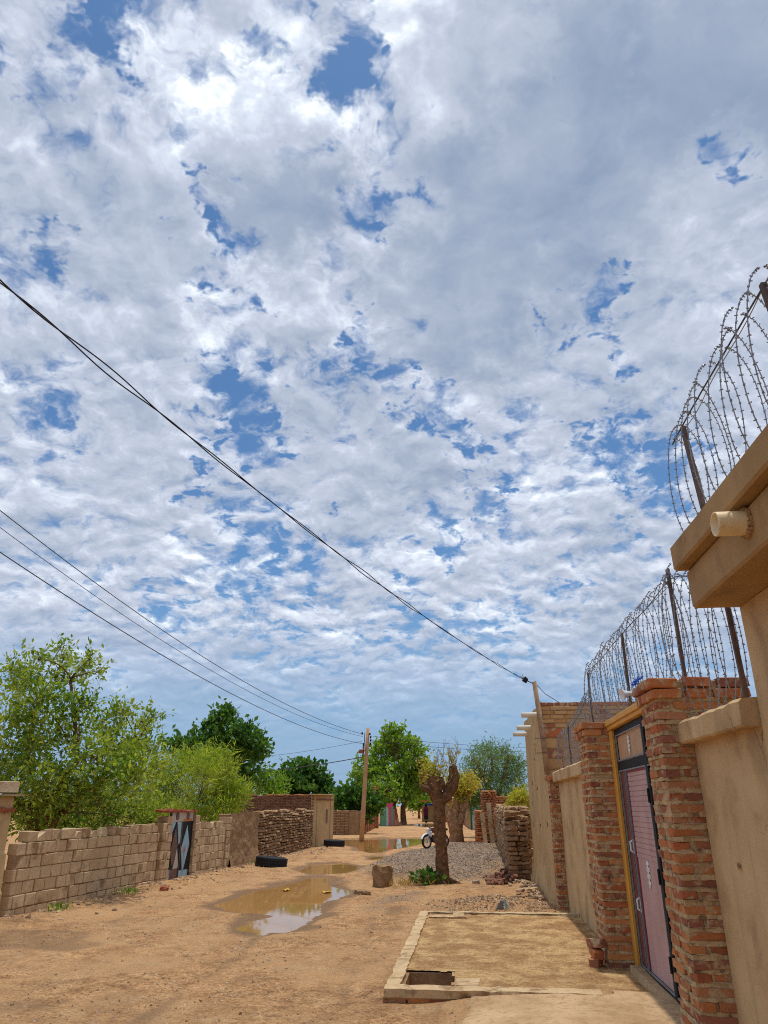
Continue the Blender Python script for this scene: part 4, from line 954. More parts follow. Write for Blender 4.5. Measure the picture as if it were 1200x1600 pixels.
def right_walls():
    a = root('mud_pier', 'crumbling dark mud brick pier just past the far house', 'pier', (.80, 17.55, 0))
    mud_column(a, 0, .42, 0, .75, 1.46, 71, .095, .30, single=True)
    b = root('mud_wall', 'eroded mud brick wall behind the brick rubble on the right', 'wall', (.92, 18.6, 0))
    mud_column(b, 0, .45, 0, 7.2, 1.55, 72, .10, .22, None, 'mud_courses', .32)
    c = root('mud_wall', 'weathered mud brick wall stub next to the leaning concrete posts', 'wall', (.98, 26.6, 0))
    mud_column(c, 0, .5, 0, 4.6, 1.55, 73, .11, .12, None, 'mud_courses', .36)
    d = root('brick_wall', 'tall red brick wall end rising behind the leaning posts', 'wall', (.50, 32.3, 0))
    mud_column(d, 0, .55, 0, .5, 2.12, 74, .085, .0, M['brick_i'], 'brick_courses', .24)
    it = []; rng = np.random.default_rng(75); z = 0
    while z < 1.95:
        x = .55
        while x < 3.2: it.append((x, .12, z, .23, .2, .07, rng.normal(0, .02))); x += .245
        z += .083
    joined(d, 'brick_courses', it, M['brick_i'], RU, 76); MB().box(.5, 3.2, .1, .3, -.1, 1.93).build('core', M['mud'], d)
    e = root('brick_wall', 'low ribbed red brick wall end left of the leaning posts', 'wall', (.22, 33.6, 0))
    mud_column(e, 0, .34, 0, 4, 1.3, 77, .085, .0, M['brick_i'], 'brick_courses', .24)
    for lab, b0, t0, Y in (('taller leaning concrete post against the crumbling brick wall', (771, 1324), (763, 1254), 30.9), ('shorter concrete post beside the low brick wall end', (760, 1325), (753, 1270), 32.0)):
        p0 = AT(*b0, Y); p1 = AT(*t0, Y); r = root('concrete_post', lab, 'post', (p0.x, Y, 0), group='leaning concrete posts')
        d = Vector((p1.x - p0.x, 0, p1.z)); s = .085
        V = [(P.x + a, P.y + c, P.z) for P in (Vector((0, 0, -.1)), d) for a, c in ((-s, -s), (s, -s), (s, s), (-s, s))]
        MB().add(V, [(0, 1, 5, 4), (1, 2, 6, 5), (2, 3, 7, 6), (3, 0, 4, 7), (4, 5, 6, 7), (3, 2, 1, 0)]).build('shaft', M['concrete'], r)
    # brick rubble heap in front of the mud pier
    rng = np.random.default_rng(78); it = []
    for k in range(230):
        x = .30 + rng.random() * .62; y = 17.3 + rng.random() * 2.0; f = max(0, 1 - abs(y - 18.1) / 1.1) * sstep(.2, .95, x)
        z = gz(x, y) + f * .42 * rng.random(); it.append((x, y, z + .02, rng.uniform(.06, .13), rng.uniform(.05, .1), rng.uniform(.04, .08), rng.uniform(0, 3.1)))
    o = joined(None, 'brick_rubble', it, M['darkbrick'], RU2, 79); tag(o, 'heap of broken dark bricks slumped against the mud pier', 'rubble', kind='stuff')
    it = []
    for k in range(150):
        y = rng.uniform(14.2, 17.6); x = 1.24 - abs(rng.normal(0, .16)) - .05; it.append((x, y, gz(x, y) + .015, rng.uniform(.03, .12), rng.uniform(.03, .09), rng.uniform(.02, .06), rng.uniform(0, 3.1)))
    o = joined(None, 'stone_rubble', it, M['pebble'], RU2, 80); tag(o, 'grey stones and rubble strewn along the foot of the far house', 'rubble', kind='stuff')
    # beyond: painted walls and doors
    def painted(name, label, cat, m, P, h, th=.2, z0=0):
        r = root(name, label, cat, (P[0][0], P[0][1], 0)); b = MB(); (x0, y0), (x1, y1) = P; d = Vector((x1 - x0, y1 - y0, 0)); n = Vector((d.y, -d.x, 0)).normalized() * th
        V = [(0, 0, z0), (d.x, d.y, z0), (d.x + n.x, d.y + n.y, z0), (n.x, n.y, z0)]; V = V + [(a, c, h) for a, c, _ in V]
        b.add(V, [(0, 1, 5, 4), (1, 2, 6, 5), (2, 3, 7, 6), (3, 0, 4, 7), (4, 5, 6, 7), (3, 2, 1, 0)]); b.build('panel', m, r)
        return r, d
    r, d = painted('teal_gate', 'pale teal sheet metal gate beyond the brick wall on the right', 'gate', M['teal'], ((.10, 55.), (.66, 55.)), 1.62)
    b = MB(); b.box(-.13, -.02, -.06, .1, -.05, 1.65); b.box(.56, .64, -.06, .1, -.05, 1.65); b.build('post', M['darkteal'], r)
    b = MB()
    for k in range(3): b.box(.02, .54, -.03, -.004, .35 + .4 * k, .4 + .4 * k)
    b.build('rail', M['skyblue'], r)
    r, d = painted('olive_wall', 'olive brown wall stretch left of the teal gate', 'wall', M['olive'], ((-.10, 56.5), (-.55, 68)), 1.72)
    MB().box(-.7, .2, -.02, .2, 1.72, 1.78).build('coping', M['concrete'], r)
    r, d = painted('pink_wall', 'hot pink painted wall past the olive wall', 'wall', M['hotpink'], ((-.62, 69), (-1.35, 84)), 1.75)
    MB().box(-.9, .2, -.03, .2, 1.75, 1.82).build('coping', M['concrete'], r)
right_walls()

# ================================================================== left-hand side: block wall with painted gate
WA = math.atan2(9.35, .53)
def left_pier():
    rng = np.random.default_rng(91)
    p = AT(12, 1340, 11.3)
    rt = root('plaster_pier', 'stout plastered pier with tin strip and capstone at the left edge', 'pier', (-7.60, 11.05, 0), WA - R(90))
    b = MB(); V = []
    for z, o in ((-.1, .02), (.35, .02), (.4, .0), (.9, .0), (.95, -.02), (1.72, -.03)): V.append((z, o))
    n = 5; prof = V; VV = []
    for z, o in prof: VV += [(-.55, -.02 - o, z), (.44 + o, -.02 - o, z), (.44 + o, .48 + o, z), (-.55, .48 + o, z)]
    F = [(q * 4 + a, q * 4 + (a + 1) % 4, q * 4 + 4 + (a + 1) % 4, q * 4 + 4 + a) for q in range(n) for a in range(4)] + [(20, 21, 22, 23)]
    b.add(np.array(VV) + rng.normal(0, .006, (24, 3)), F); b.build('shaft', M['plaster3'], rt)
    b = MB(); k = 60; V = []                     # corrugated tin strip
    for i in range(k + 1):
        x = -.6 + 1.16 * i / k; z = 1.745 + .014 * math.sin(i * 1.6); V += [(x, -.06, z), (x, .52, z), (x, .52, z + .006), (x, -.06, z + .006)]
    F = [(q * 4 + a, q * 4 + (a + 1) % 4, q * 4 + 4 + (a + 1) % 4, q * 4 + 4 + a) for q in range(k) for a in range(4)]
    b.add(V, F).build('tin_strip', M['roofsheet'], rt)
    for i in range(3): lay(rt, BLOCKS, rng, -.56 + .345 * i, -.225 + .345 * i, 0, .46, 1.775, 1.94, 'cap_block')
    b = MB()
    for i in range(6): b.box(.44, .458, -.02 + .08 * i, .05 + .08 * i, 1.50 + rng.normal(0, .012), 1.56 + rng.normal(0, .01), .01, .006, rng)
    b.build('brick_course', M['terracotta'], rt)
left_pier()

def block_wall(label, s0, s1, rows, rng, h=.172, g=.014, Lb=.31, top_broken=True, depth=.17, name='block_wall', proud=0.):
    d = Vector((math.cos(WA), math.sin(WA), 0)); o = Vector((-7.08, 11.55, 0)) + d * s0
    rt = root(name, label, 'wall', o, WA); L = s1 - s0; z = -.06
    for r in range(rows):
        x = -Lb * .5 * (r % 2) + rng.normal(0, .02)
        while x < L:
            w = Lb * rng.uniform(.82, 1.15); a, e = max(x, 0), min(x + w, L)
            if e - a > .06:
                hh = h
                ob = lay(rt, BLOCKS, rng, a, e - g, -proud, depth - proud, z, z + hh, 'block', .006, .01)
            x += w
        z += h + g
    zt = z
    if top_broken:                               # a last course of broken halves standing on the wall
        x = 0.
        while x < L - .08:
            w = rng.uniform(.13, .30); w = min(w, L - x)
            if rng.random() < .88:
                k = rng.random()
                if k < .62: lay(rt, BLOCKS, rng, x, x + w - .012, .0, depth, z, z + .165 * rng.uniform(.86, 1.04), 'block', .008, .02)
                else:                            # sheared-off block: a wedge
                    p = [(x, z), (x + w, z), (x + w * rng.uniform(.6, .95), z + .15 * rng.uniform(.7, 1)), (x + w * rng.uniform(.1, .45), z + .16 * rng.uniform(.3, 1))]; b = MB(); b.prism(p, .02, depth - .01, (0, 2, 1)); b.build('broken_block', M['block'], rt)
            x += w
    MB().box(.01, L - .01, .022 - proud, depth - .02 - proud, -.15, zt - .012).build('joints', M['blockmortar'], rt)
    return rt
rngL = np.random.default_rng(92)
block_wall('long sand block wall with broken top course left of the painted gate', .12, 5.02, 6, rngL)
block_wall('stepped block pier on the left of the painted gate', 5.03, 5.30, 7, rngL, Lb=.26, top_broken=False, depth=.26, proud=.07, name='block_pier')
block_wall('taller block pier directly left of the painted gate', 5.31, 5.60, 8, rngL, Lb=.28, top_broken=False, depth=.26, proud=.03, h=.166, name='block_pier')
block_wall('block pier directly right of the painted gate', 6.82, 7.06, 8, rngL, Lb=.24, top_broken=False, depth=.26, proud=.05, h=.166, name='block_pier')
block_wall('short sand block wall right of the painted gate', 7.07, 8.95, 6, rngL)
block_wall('stack of blocks ending the sand block wall next to the mud wall', 8.96, 9.25, 8, rngL, h=.158, Lb=.30, top_broken=False, depth=.26, proud=.04, name='block_pier')

def painted_gate():
    d = Vector((math.cos(WA), math.sin(WA), 0)); o = Vector((-7.08, 11.55, 0)) + d * 5.61
    rt = root('painted_gate', 'narrow sheet metal gate painted in blue and brown triangles', 'gate', o, WA)
    W = 1.20; y = .03                            # face looks to -y
    MB().box(0, W, y, y + .03, -.02, 1.24).build('door_sheet', M['black'], rt)
    hd = MB().box(0, W, y, y + .03, 1.245, 1.45).build('header', M['palepaint'], rt)
    for xc in (.30, .88): MB().lathe([(0, 0), (.085, 0), (.085, .01), (0, .01)], 20, Matrix.Translation((xc, y - .002, 1.36)) @ Matrix.Rotation(R(90), 4, 'X')).build('header_hole', M['brownpaint'], hd)
    MB().prism([(.60, 1.25), (1.16, 1.25), (1.1, 1.30), (.72, 1.31)], y - .004, y + .002, (0, 2, 1)).build('rust_patch', M['orange'], hd)
    def tri(p, m, name='painted_panel', k=0): MB().prism(p, y - .003 - k * .003, y + .004, (0, 2, 1)).build(name, M[m], rt)
    tri([(.03, .92), (.05, 1.235), (.25, 1.235)], 'skyblue'); tri([(.33, 1.235), (.56, 1.235), (.57, .80), (.50, .75)], 'skyblue')
    tri([(.28, 1.14), (.45, .72), (.27, .28), (.09, .60)], 'brownpaint'); tri([(.44, .68), (.56, .34), (.55, .26), (.30, .26)], 'palepaint', k=1)
    tri([(.03, .02), (.03, .255), (.16, .255), (.16, .02)], 'lavender'); tri([(.17, .02), (.17, .255), (.55, .255), (.55, .02)], 'brownpaint')
    tri([(.66, .66), (.90, 1.16), (1.10, .74), (.84, .12)], 'skyblue'); tri([(.64, .02), (.64, .20), (1.13, .20), (1.13, .02)], 'skyblue')
    tri([(.74, .62), (.86, .74), (.93, .62), (.83, .50)], 'lavender', k=1); tri([(.80, .60), (.85, .66), (.87, .58)], 'hotpink', k=2)
    b = MB(); b.box(.585, .615, y - .012, y + .002, 0, 1.24); b.box(-.03, 0, y - .01, y + .04, -.05, 1.46); b.box(W, W + .03, y - .01, y + .04, -.05, 1.46); b.build('steel_frame', M['brownpaint'], rt)
    b = MB(); rng = np.random.default_rng(6)
    for k in range(8): b.box(-.58 + .235 * k, -.36 + .235 * k, -.05, .17, 1.452 + rng.normal(0, .006), 1.50 + rng.normal(0, .008), .01, .006, rng)
    b.build('tile_lintel', M['terracotta'], rt)
painted_gate()

def left_mud_walls():
    d = Vector((math.cos(WA), math.sin(WA), 0)); O = Vector((-7.08, 11.55, 0))
    rt = root('mud_plaster_wall', 'rough brown mud plastered wall right after the sand blocks', 'wall', O + d * 9.27, WA)
    # rough displaced slab
    xs = np.linspace(0, 2.4, 40); zs = np.linspace(-.1, 1.40, 26); X, Z = np.meshgrid(xs, zs); Z = Z + np.outer(np.linspace(0, 1, 26) ** 5, .05 * fbm(xs * 2, xs * 0, 3, 8))
    Y = .05 * fbm(X * 2.2, Z * 2.2, 4, 12, .65) - .10 * sstep(.5, -.1, Z); i = np.arange(X.size).reshape(X.shape)
    b = MB(); b.add(np.stack([X, Y, Z], -1).reshape(-1, 3), [tuple(int(q) for q in f) for f in np.stack([i[:-1, :-1], i[:-1, 1:], i[1:, 1:], i[1:, :-1]], -1).reshape(-1, 4)]); b.box(.0, 2.4, .045, .38, -.1, 1.37, .02)
    b.build('mud_coat', M['mud'], rt)
    r2 = root('buttressed_mud_wall', 'old mud brick wall with eroded upright ribs before the plastered gatehouse', 'wall', Vector((-6.44, 23.35, 0)), math.atan2(8.9, -.25))
    rng = np.random.default_rng(95); it = []; x = 0
    for seg, (w, pr) in enumerate(((1.0, .02), (1.9, .06), (.3, -.14), (1.2, .10), (.35, -.14), (1.0, .08), (.3, -.16), (1.3, .09), (.25, -.12), (1.35, .06))):
        z = -.05
        while z < 1.36 + .05 * math.sin(seg * 2.1):
            t = .085 * rng.uniform(.85, 1.2); a = 0
            while a < w - .03:
                l = min(.30 * rng.uniform(.7, 1.3), w - a); it.append((x + a + l / 2, .12 - pr + rng.normal(0, .018), z + t / 2, l, .28, t * rng.uniform(.8, 1.0), rng.normal(0, .05))); a += l
            z += t
        x += w
    joined(r2, 'mud_courses', it, M['mudbrick'], RU2, 96); MB().box(.02, x - .02, .13, .36, -.1, 1.33).build('core', M['mud'], r2)
    # gatehouse: dark brick wall facing the camera plus plastered corner
    r3 = root('gatehouse', 'dark brick house with plastered corner standing beside the puddles', 'house', (-6.74, 32.4, 0))
    it = []; z = 0; L = 4.2
    while z < 1.96:
        a = -L - .12 * (int(z / .062) % 2)
        while a < -.05: it.append((a + .1, .06 + rng.normal(0, .006), z + .03, .205, .12, .052, rng.normal(0, .02))); a += .222
        z += .062
    joined(r3, 'brick_courses', it, M['darkbrick'], RU, 97)
    MB().box(-L, -.02, .055, .3, -.1, 1.93).build('core', M['mortar'], r3)
    it = [(-L + .1 + .23 * k, .05, 2.0 + rng.normal(0, .008), .22, .2, .05, rng.normal(0, .05)) for k in range(18) if k not in (8, 9)]
    joined(r3, 'brick_coping', it, M['brick_i'], RU, 98)
    b = MB(); Pq = [(0, -.03), (.16, .35), (.50, 2.6), (-1.2, 2.7), (-1.4, .32), (-.02, .32)]; b.prism(Pq, -.1, 2.0); b.build('plastered_corner', M['plaster3'], r3)
    def strip(s0, s1, z0, z1, o, m, name):                # pieces standing proud of the street face
        p, q = Vector((.16, .35, 0)), Vector((.50, 2.6, 0)); dd = (q - p); n = Vector((dd.y, -dd.x, 0)).normalized() * o; A = p + dd * s0; B = p + dd * s1
        V = [(v.x, v.y, z) for z in (z0, z1) for v in (A - n * .3, B - n * .3, B + n, A + n)]
        MB().add(V, [(0, 1, 2, 3), (4, 5, 6, 7), (0, 1, 5, 4), (1, 2, 6, 5), (2, 3, 7, 6), (3, 0, 4, 7)]).build(name, m, r3)
    strip(.02, .10, -.05, 1.98, .03, M['plaster3'], 'pilaster'); strip(.80, .98, -.05, 1.98, .03, M['plaster3'], 'pilaster'); strip(.0, 1., 1.80, 1.85, .05, M['darkbrick'], 'lintel')
    strip(.55, .66, .85, 1.42, .006, M['brownpaint'], 'slot')
    MB().box(-.06, .56, -.05, 2.7, 2.003, 2.04, .01).build('roof_slab', M['concrete'], r3)
    # far walls behind the utility pole
    r4 = root('brick_wall', 'brown brick wall across the side street behind the utility pole', 'wall', (-7.65, 44.6, 0))
    it = []; z = 0
    while z < 1.28:
        a = -1.
        while a < 1.25: it.append((a, .07, z, .24, .14, .07, rng.normal(0, .02))); a += .25
        z += .085
    joined(r4, 'brick_courses', it, M['mudbrick'], RU, 99); MB().box(-1.1, 1.36, .06, .3, -.1, 1.27).build('core', M['mud'], r4)
    MB().box(.65, 1.2, -.02, .1, -.05, 1.2, .02).build('mud_patch', M['mud'], r4)
    r5 = root('brick_wall', 'ribbed brick wall running on behind the pole to a tall brick pier', 'wall', (AT(564, 1303, 45.2).x, 45.2, 0), math.atan2(13., AT(585, 1296, 58.2).x - AT(564, 1303, 45.2).x))
    it = []; z = 0
    while z < 1.3:
        a = 0
        while a < 13: it.append((a, .0 + (.08 if int(a / 1.2) % 2 else 0), z, .26, .16, .075, 0)); a += .27
        z += .09
    joined(r5, 'brick_courses', it, M['brick_i'], RU, 100); MB().box(.0, 13, .06, .3, -.1, 1.28).build('core', M['mud'], r5)
    it = []; z = 0
    while z < 2.9:
        for (a, c) in ((13.1, .0), (13.35, .0), (13.1, .22), (13.1, -.2), (13.3, -.2)): it.append((a, c, z, .24, .2, .075, rng.normal(0, .04)))
        z += .085
    joined(r5, 'pier_bricks', it, M['brick_i'], RU, 101); MB().box(13.0, 13.45, -.24, .3, -.1, 2.85).build('pier_core', M['mud'], r5)
left_mud_walls()

# ================================================================== far end of the street
def far_end():
    rng = np.random.default_rng(111)
    def panel(rt, P0, P1, z0, z1, m, name, th=.08):
        d = P1 - P0; n = Vector((d.y, -d.x, 0)).normalized() * th; V = [(v.x, v.y, z) for z in (z0, z1) for v in (P0, P1, P1 - n, P0 - n)]
        return MB().add(V, [(0, 1, 2, 3), (4, 5, 6, 7), (0, 1, 5, 4), (1, 2, 6, 5), (2, 3, 7, 6), (3, 0, 4, 7)]).build(name, m, rt)
    A = GP(592, 1293); g = root('green_gate', 'green and pink sheet metal gate behind the twin tree trunks', 'gate', (AT(594, 1290, 63.).x, 63., 0)); g.scale = (.62, 1, 1.0)
    w = [(0., .22, 'green'), (.24, .78, 'green'), (.8, 1.10, 'teal'), (1.12, 1.42, 'hotpink'), (1.44, 1.75, 'green')]
    for a, e, m in w: panel(g, Vector((a, 0, 0)), Vector((e, 0, 0)), -.05, 1.55 + (.18 if m == 'hotpink' else 0), M[m], 'gate_panel')
    MB().box(-.1, 1.9, .1, .3, -.1, 1.3).build('wall', M['hotpink'], g)
    MB().prism([(.8, 1.74), (1.75, 1.74), (1.45, 1.35), (1.0, 1.35)], -.02, .0, (0, 2, 1)).build('pink_panel', M['hotpink'], g)
    o = root('orange_shed', 'low ochre shed with timber posts right of the twin trees', 'shed', (-5.0, 80, 0))
    MB().box(.0, 1.9, 0, 3, -.1, 1.55).build('wall', M['olive'], o); MB().box(1.9, 2.5, -.8, 2, -.1, 1.9).build('end_wall', M['plaster2'], o)
    for x in (2.6, 3.0, 3.3): MB().box(x, x + .14, -.9, -.76, -.1, 1.7).build('post', M['timber'], o)
    MB().box(-.1, 2.7, -1., 3.2, 1.95, 2.05).build('roof', M['orange'], o)
    h = root('end_house', 'house with pale sheet roof closing the end of the street', 'house', (-4.6, 112, 0))
    MB().box(0, 6.5, 0, 5, -.1, 2.6).build('wall', M['brick_i'], h); rf = MB(); k = 40
    V = []
    for i in range(k + 1): x = -.4 + 7.2 * i / k; z = .05 * math.sin(i * 2.2); V += [(x, -.8, 2.55 + z), (x, 5, 3.5 + z)]
    rf.add(V, [(2 * i, 2 * i + 2, 2 * i + 3, 2 * i + 1) for i in range(k)]); rf.build('roof', M['roofsheet'], h)
    for x in (.6, 2.0, 3.6): MB().box(x, x + .7, -.05, .02, .2, 1.9).build('door', M['brownpaint'], h)
    w = root('low_wall', 'low pale wall before the house at the end of the street', 'wall', (-6.0, 104, 0)); MB().box(0, 3.2, 0, .25, -.1, .75).build('wall', M['concrete'], w); MB().box(-.05, 3.25, -.04, .29, .752, .82).build('coping', M['plaster3'], w)
    h2 = root('end_house', 'brown house half hidden behind the pollarded tree at the street end', 'house', (1.2, 125, 0)); MB().box(-2.0, 6, 0, 5, -.1, 2.9).build('wall', M['mudbrick'], h2); MB().box(-2.2, 6.2, -.3, 5.2, 2.9, 3.05).build('roof', M['roofsheet'], h2); MB().box(-1.2, -.4, -.05, .02, 0, 1.9).build('door', M['teal'], h2)
    # blue three-wheeler
    c = root('three_wheeler', 'small blue canopied three-wheeler parked at the end of the street', 'vehicle', (-4.05, 84, 0), R(-20))
    b = MB(); b.prism([(-.62, .35), (.62, .35), (.62, 1.05), (.5, 1.62), (-.45, 1.68), (-.62, 1.5)], -.55, .55, (0, 2, 1)); b.build('cabin', M['blue'], c)
    MB().box(-.66, .60, -.58, .58, 1.685, 1.74, .02).build('canopy', M['blue'], c); MB().prism([(-.56, 1.05), (-.30, 1.05), (-.30, 1.45), (-.52, 1.45)], -.56, .56, (0, 2, 1)).build('window', M['clothdark'], c)
    for x, y in ((-.75, 0), (.45, -.5), (.45, .5)):
        MB().lathe([(.0, -.05), (.2, -.05), (.24, -.03), (.24, .03), (.2, .05), (0, .05)], 18, Matrix.Translation((x, y, .24)) @ Matrix.Rotation(R(90), 4, 'X')).build('wheel', M['rubber'], c)
    MB().tube([(-.75, 0, .24), (-.6, 0, .9)], .03, 6).build('fork', M['black'], c); MB().box(-.2, .5, -.5, .5, .5, .72, .03).build('seat', M['maroon'], c)
    # blue metal box behind the second trunk
    q = root('blue_cabinet', 'upright blue metal cabinet behind the second pollarded trunk', 'cabinet', (-1.38, 53.5, 0))
    MB().box(0, .62, 0, .45, .06, 1.05, .015).build('body', M['blue'], q); MB().box(.03, .59, -.012, .0, .1, 1.0, .004).build('door', M['blue'], q); MB().box(.04, .58, .04, .4, 0, .058).build('plinth', M['black'], q); MB().box(.50, .53, -.03, -.012, .5, .62).build('handle', M['chrome'], q)
    b = MB(); b.box(.05, .5, .05, .4, 1.052, 1.28, .05, .02, rng); b.build('white_sack', M['white'], q)
far_end()

def person():
    p = GP(666, 1288); Y = 78.; x = AT(666, 1288, Y).x
    rt = root('person', 'person in dark red clothes walking down the far end of the street', 'person', (x, Y, 0))
    # one continuous skinned body, walking towards the camera
    J = {'pel': (0, 0, .90), 'wst': (0, 0, 1.08), 'che': (0, .01, 1.30), 'nek': (0, .0, 1.46), 'hd0': (0, -.02, 1.55), 'hd1': (0, -.02, 1.70),
         'shL': (.17, 0, 1.42), 'elL': (.23, .04, 1.14), 'wrL': (.22, -.08, .92), 'haL': (.22, -.12, .84), 'shR': (-.17, 0, 1.42), 'elR': (-.24, .06, 1.15), 'wrR': (-.24, .08, .90), 'haR': (-.24, .09, .82),
         'hiL': (.09, 0, .86), 'knL': (.10, -.10, .48), 'anL': (.10, -.06, .09), 'toL': (.11, -.2, .04), 'hiR': (-.09, 0, .86), 'knR': (-.10, .06, .48), 'anR': (-.10, .20, .11), 'toR': (-.11, .08, .05)}
    E = [('pel', 'wst'), ('wst', 'che'), ('che', 'nek'), ('nek', 'hd0'), ('hd0', 'hd1'), ('che', 'shL'), ('shL', 'elL'), ('elL', 'wrL'), ('wrL', 'haL'), ('che', 'shR'), ('shR', 'elR'), ('elR', 'wrR'), ('wrR', 'haR'), ('pel', 'hiL'), ('hiL', 'knL'), ('knL', 'anL'), ('anL', 'toL'), ('pel', 'hiR'), ('hiR', 'knR'), ('knR', 'anR'), ('anR', 'toR')]
    rad = dict(pel=.13, wst=.12, che=.14, nek=.055, hd0=.085, hd1=.09, shL=.06, elL=.042, wrL=.032, haL=.04, shR=.06, elR=.042, wrR=.032, haR=.04, hiL=.09, knL=.06, anL=.04, toL=.035, hiR=.09, knR=.06, anR=.04, toR=.035)
    k = list(J); me = bpy.data.meshes.new('body'); me.from_pydata([J[a] for a in k], [(k.index(a), k.index(b)) for a, b in E], []); me.materials.append(M['skin'])
    o = link('body', me, rt); md = o.modifiers.new('skin', 'SKIN')
    for i, a in enumerate(k): me.skin_vertices[0].data[i].radius = (rad[a], rad[a]); me.skin_vertices[0].data[i].use_root = a == 'pel'
    o.modifiers.new('sub', 'SUBSURF').levels = 1; o.modifiers['sub'].render_levels = 1
    def shell(name, prof, m, n=14):
        V = []; F = []
        for (z, rx, ry, dy) in prof: V += [(rx * math.cos(2 * math.pi * q / n), dy + ry * math.sin(2 * math.pi * q / n), z) for q in range(n)]
        F = [(i * n + q, i * n + (q + 1) % n, (i + 1) * n + (q + 1) % n, (i + 1) * n + q) for i in range(len(prof) - 1) for q in range(n)]
        MB().add(V, F).build(name, m, rt, smooth=True)
    shell('tunic', [(1.46, .08, .08, 0), (1.42, .24, .13, 0), (1.2, .23, .16, .01), (.95, .21, .18, .01), (.62, .25, .24, .02)], M['cloth'])
    shell('wrap', [(.9, .19, .17, 0), (.6, .22, .21, .02), (.28, .22, .24, .04)], M['clothdark'])
    shell('head_scarf', [(1.80, .02, .02, -.02), (1.77, .09, .10, -.01), (1.66, .12, .13, .0), (1.5, .13, .13, .03), (1.40, .2, .16, .03)], M['clothdark'])
person()

# ================================================================== utility pole and overhead lines
def utility_pole():
    b0 = GP(565, 1313); Y = b0.y; t0 = AT(575, 1138, Y)
    rt = root('utility_pole', 'leaning timber utility pole standing in the far puddle', 'utility pole', (b0.x, Y, 0))
    d = Vector((t0.x - b0.x, 0, t0.z)); MB().tube([tuple(d * f) for f in (-.04, .25, .5, .75, 1.)], [.125, .115, .105, .095, .085], 12).build('shaft', M['polewood'], rt, smooth=True)
    def loc(px, py): q = AT(px, py, Y - .12); return Vector((q.x - b0.x, -.12, q.z))
    br = MB(); br.tube([tuple(loc(570, 1145)), tuple(loc(569, 1168))], .02, 6); br.build('bracket', M['steel'], rt)
    ends = []
    for px, py in ((566, 1146), (578, 1147), (579, 1152), (579, 1157), (568, 1163), (579, 1162)):
        p = loc(px, py); MB().lathe([(0, -.06), (.05, -.055), (.03, -.02), (.055, 0), (.03, .02), (.05, .055), (0, .06)], 10, Matrix.Translation(p)).build('insulator', M['black'], rt); ends.append(p + Vector((b0.x, Y, 0)))
    p = loc(566, 1174); MB().box(p.x - .16, p.x + .06, p.y - .08, p.y + .06, p.z - .10, p.z + .09, .02).build('junction_box', M['terracotta'], rt)
    MB().box(p.x + .02, p.x + .10, p.y - .06, p.y + .06, p.z + .1, p.z + .28, .02).build('meter_box', M['terracotta'], rt)
    MB().tube([tuple(loc(569, 1168)), tuple(loc(568, 1176)), tuple(loc(567, 1182))], .025, 6).build('conduit', M['black'], rt)
    return Y, ends
PY, PE = utility_pole()
def sag(a, b, s, n=40): 
    a, b = Vector(a), Vector(b); return [a.lerp(b, i / n) - Vector((0, 0, 4 * s * (i / n) * (1 - i / n))) for i in range(n + 1)]
def wire(label, a, b, s, r, m='linewire', n=48):
    o = MB().tube(sag(a, b, s, n), r, 6).build('overhead_wire', M[m]); tag(o, label, 'wire', 'overhead wires')
def extend(a, b, f): a, b = Vector(a), Vector(b); return a + (b - a) * f
pA = AT(567, 1147, PY); pB = AT(567, 1162, PY)
wire('topmost of the three wires running from the utility pole to the left edge', pA, extend(pA, AT(0, 733, 14.), 1.3), 1.25, .011)
wire('middle of the three wires running from the utility pole to the left edge', pA + Vector((0, .05, -.12)), extend(pA, AT(0, 757, 14.), 1.3), 1.25, .008)
wire('lowest of the three wires running from the utility pole to the left edge', pB, extend(pB, AT(0, 798, 12.), 1.3), 1.05, .011)
wire('thick service cable from the pole to the roofs on the left', AT(566, 1183, PY), extend(AT(566, 1183, PY), AT(390, 1200, 44), 1.7), .25, .02)
wire('thin slack wire left of the utility pole above the service cable', AT(566, 1158, PY), extend(AT(566, 1158, PY), AT(420, 1176, 46), 1.7), .2, .008)
wire('upper wire from the utility pole towards the thorn tree', AT(580, 1150, PY), extend(AT(580, 1150, PY), AT(815, 1161, 44), 1.6), .25, .009)
wire('lower wire from the utility pole towards the thorn tree', AT(580, 1157, PY), extend(AT(580, 1157, PY), AT(815, 1168, 44), 1.6), .25, .009)
wire('guy wire slanting down left of the utility pole', AT(568, 1190, PY), AT(545, 1240, PY + 2), .0, .006)
def twisted(a, b, s):
    pts = sag(a, b, s, 160)
    for k, lab in enumerate(('upper strand of the black twin cable crossing the sky', 'lower strand of the black twin cable crossing the sky')):
        P = []
        for i, p in enumerate(pts):
            w = .0055 * (1 + .6 * math.sin(i * .11)) * (1 + .012 * i); P.append(p + Vector((0, 0, w * math.sin(i * .42 + k * math.pi) * .8 + (w if k == 0 else -w) * .6)) + Vector((w * math.cos(i * .42 + k * math.pi) * .5, 0, 0)))
        tag(MB().tube(P, .0047, 6).build('overhead_cable', M['cable']), lab, 'cable', 'twin cable')
q = AT(0, 402, 3.0)
twisted(CLAMP + Vector((-.05, 0, .02)), extend(CLAMP, q, 1.2), .25)

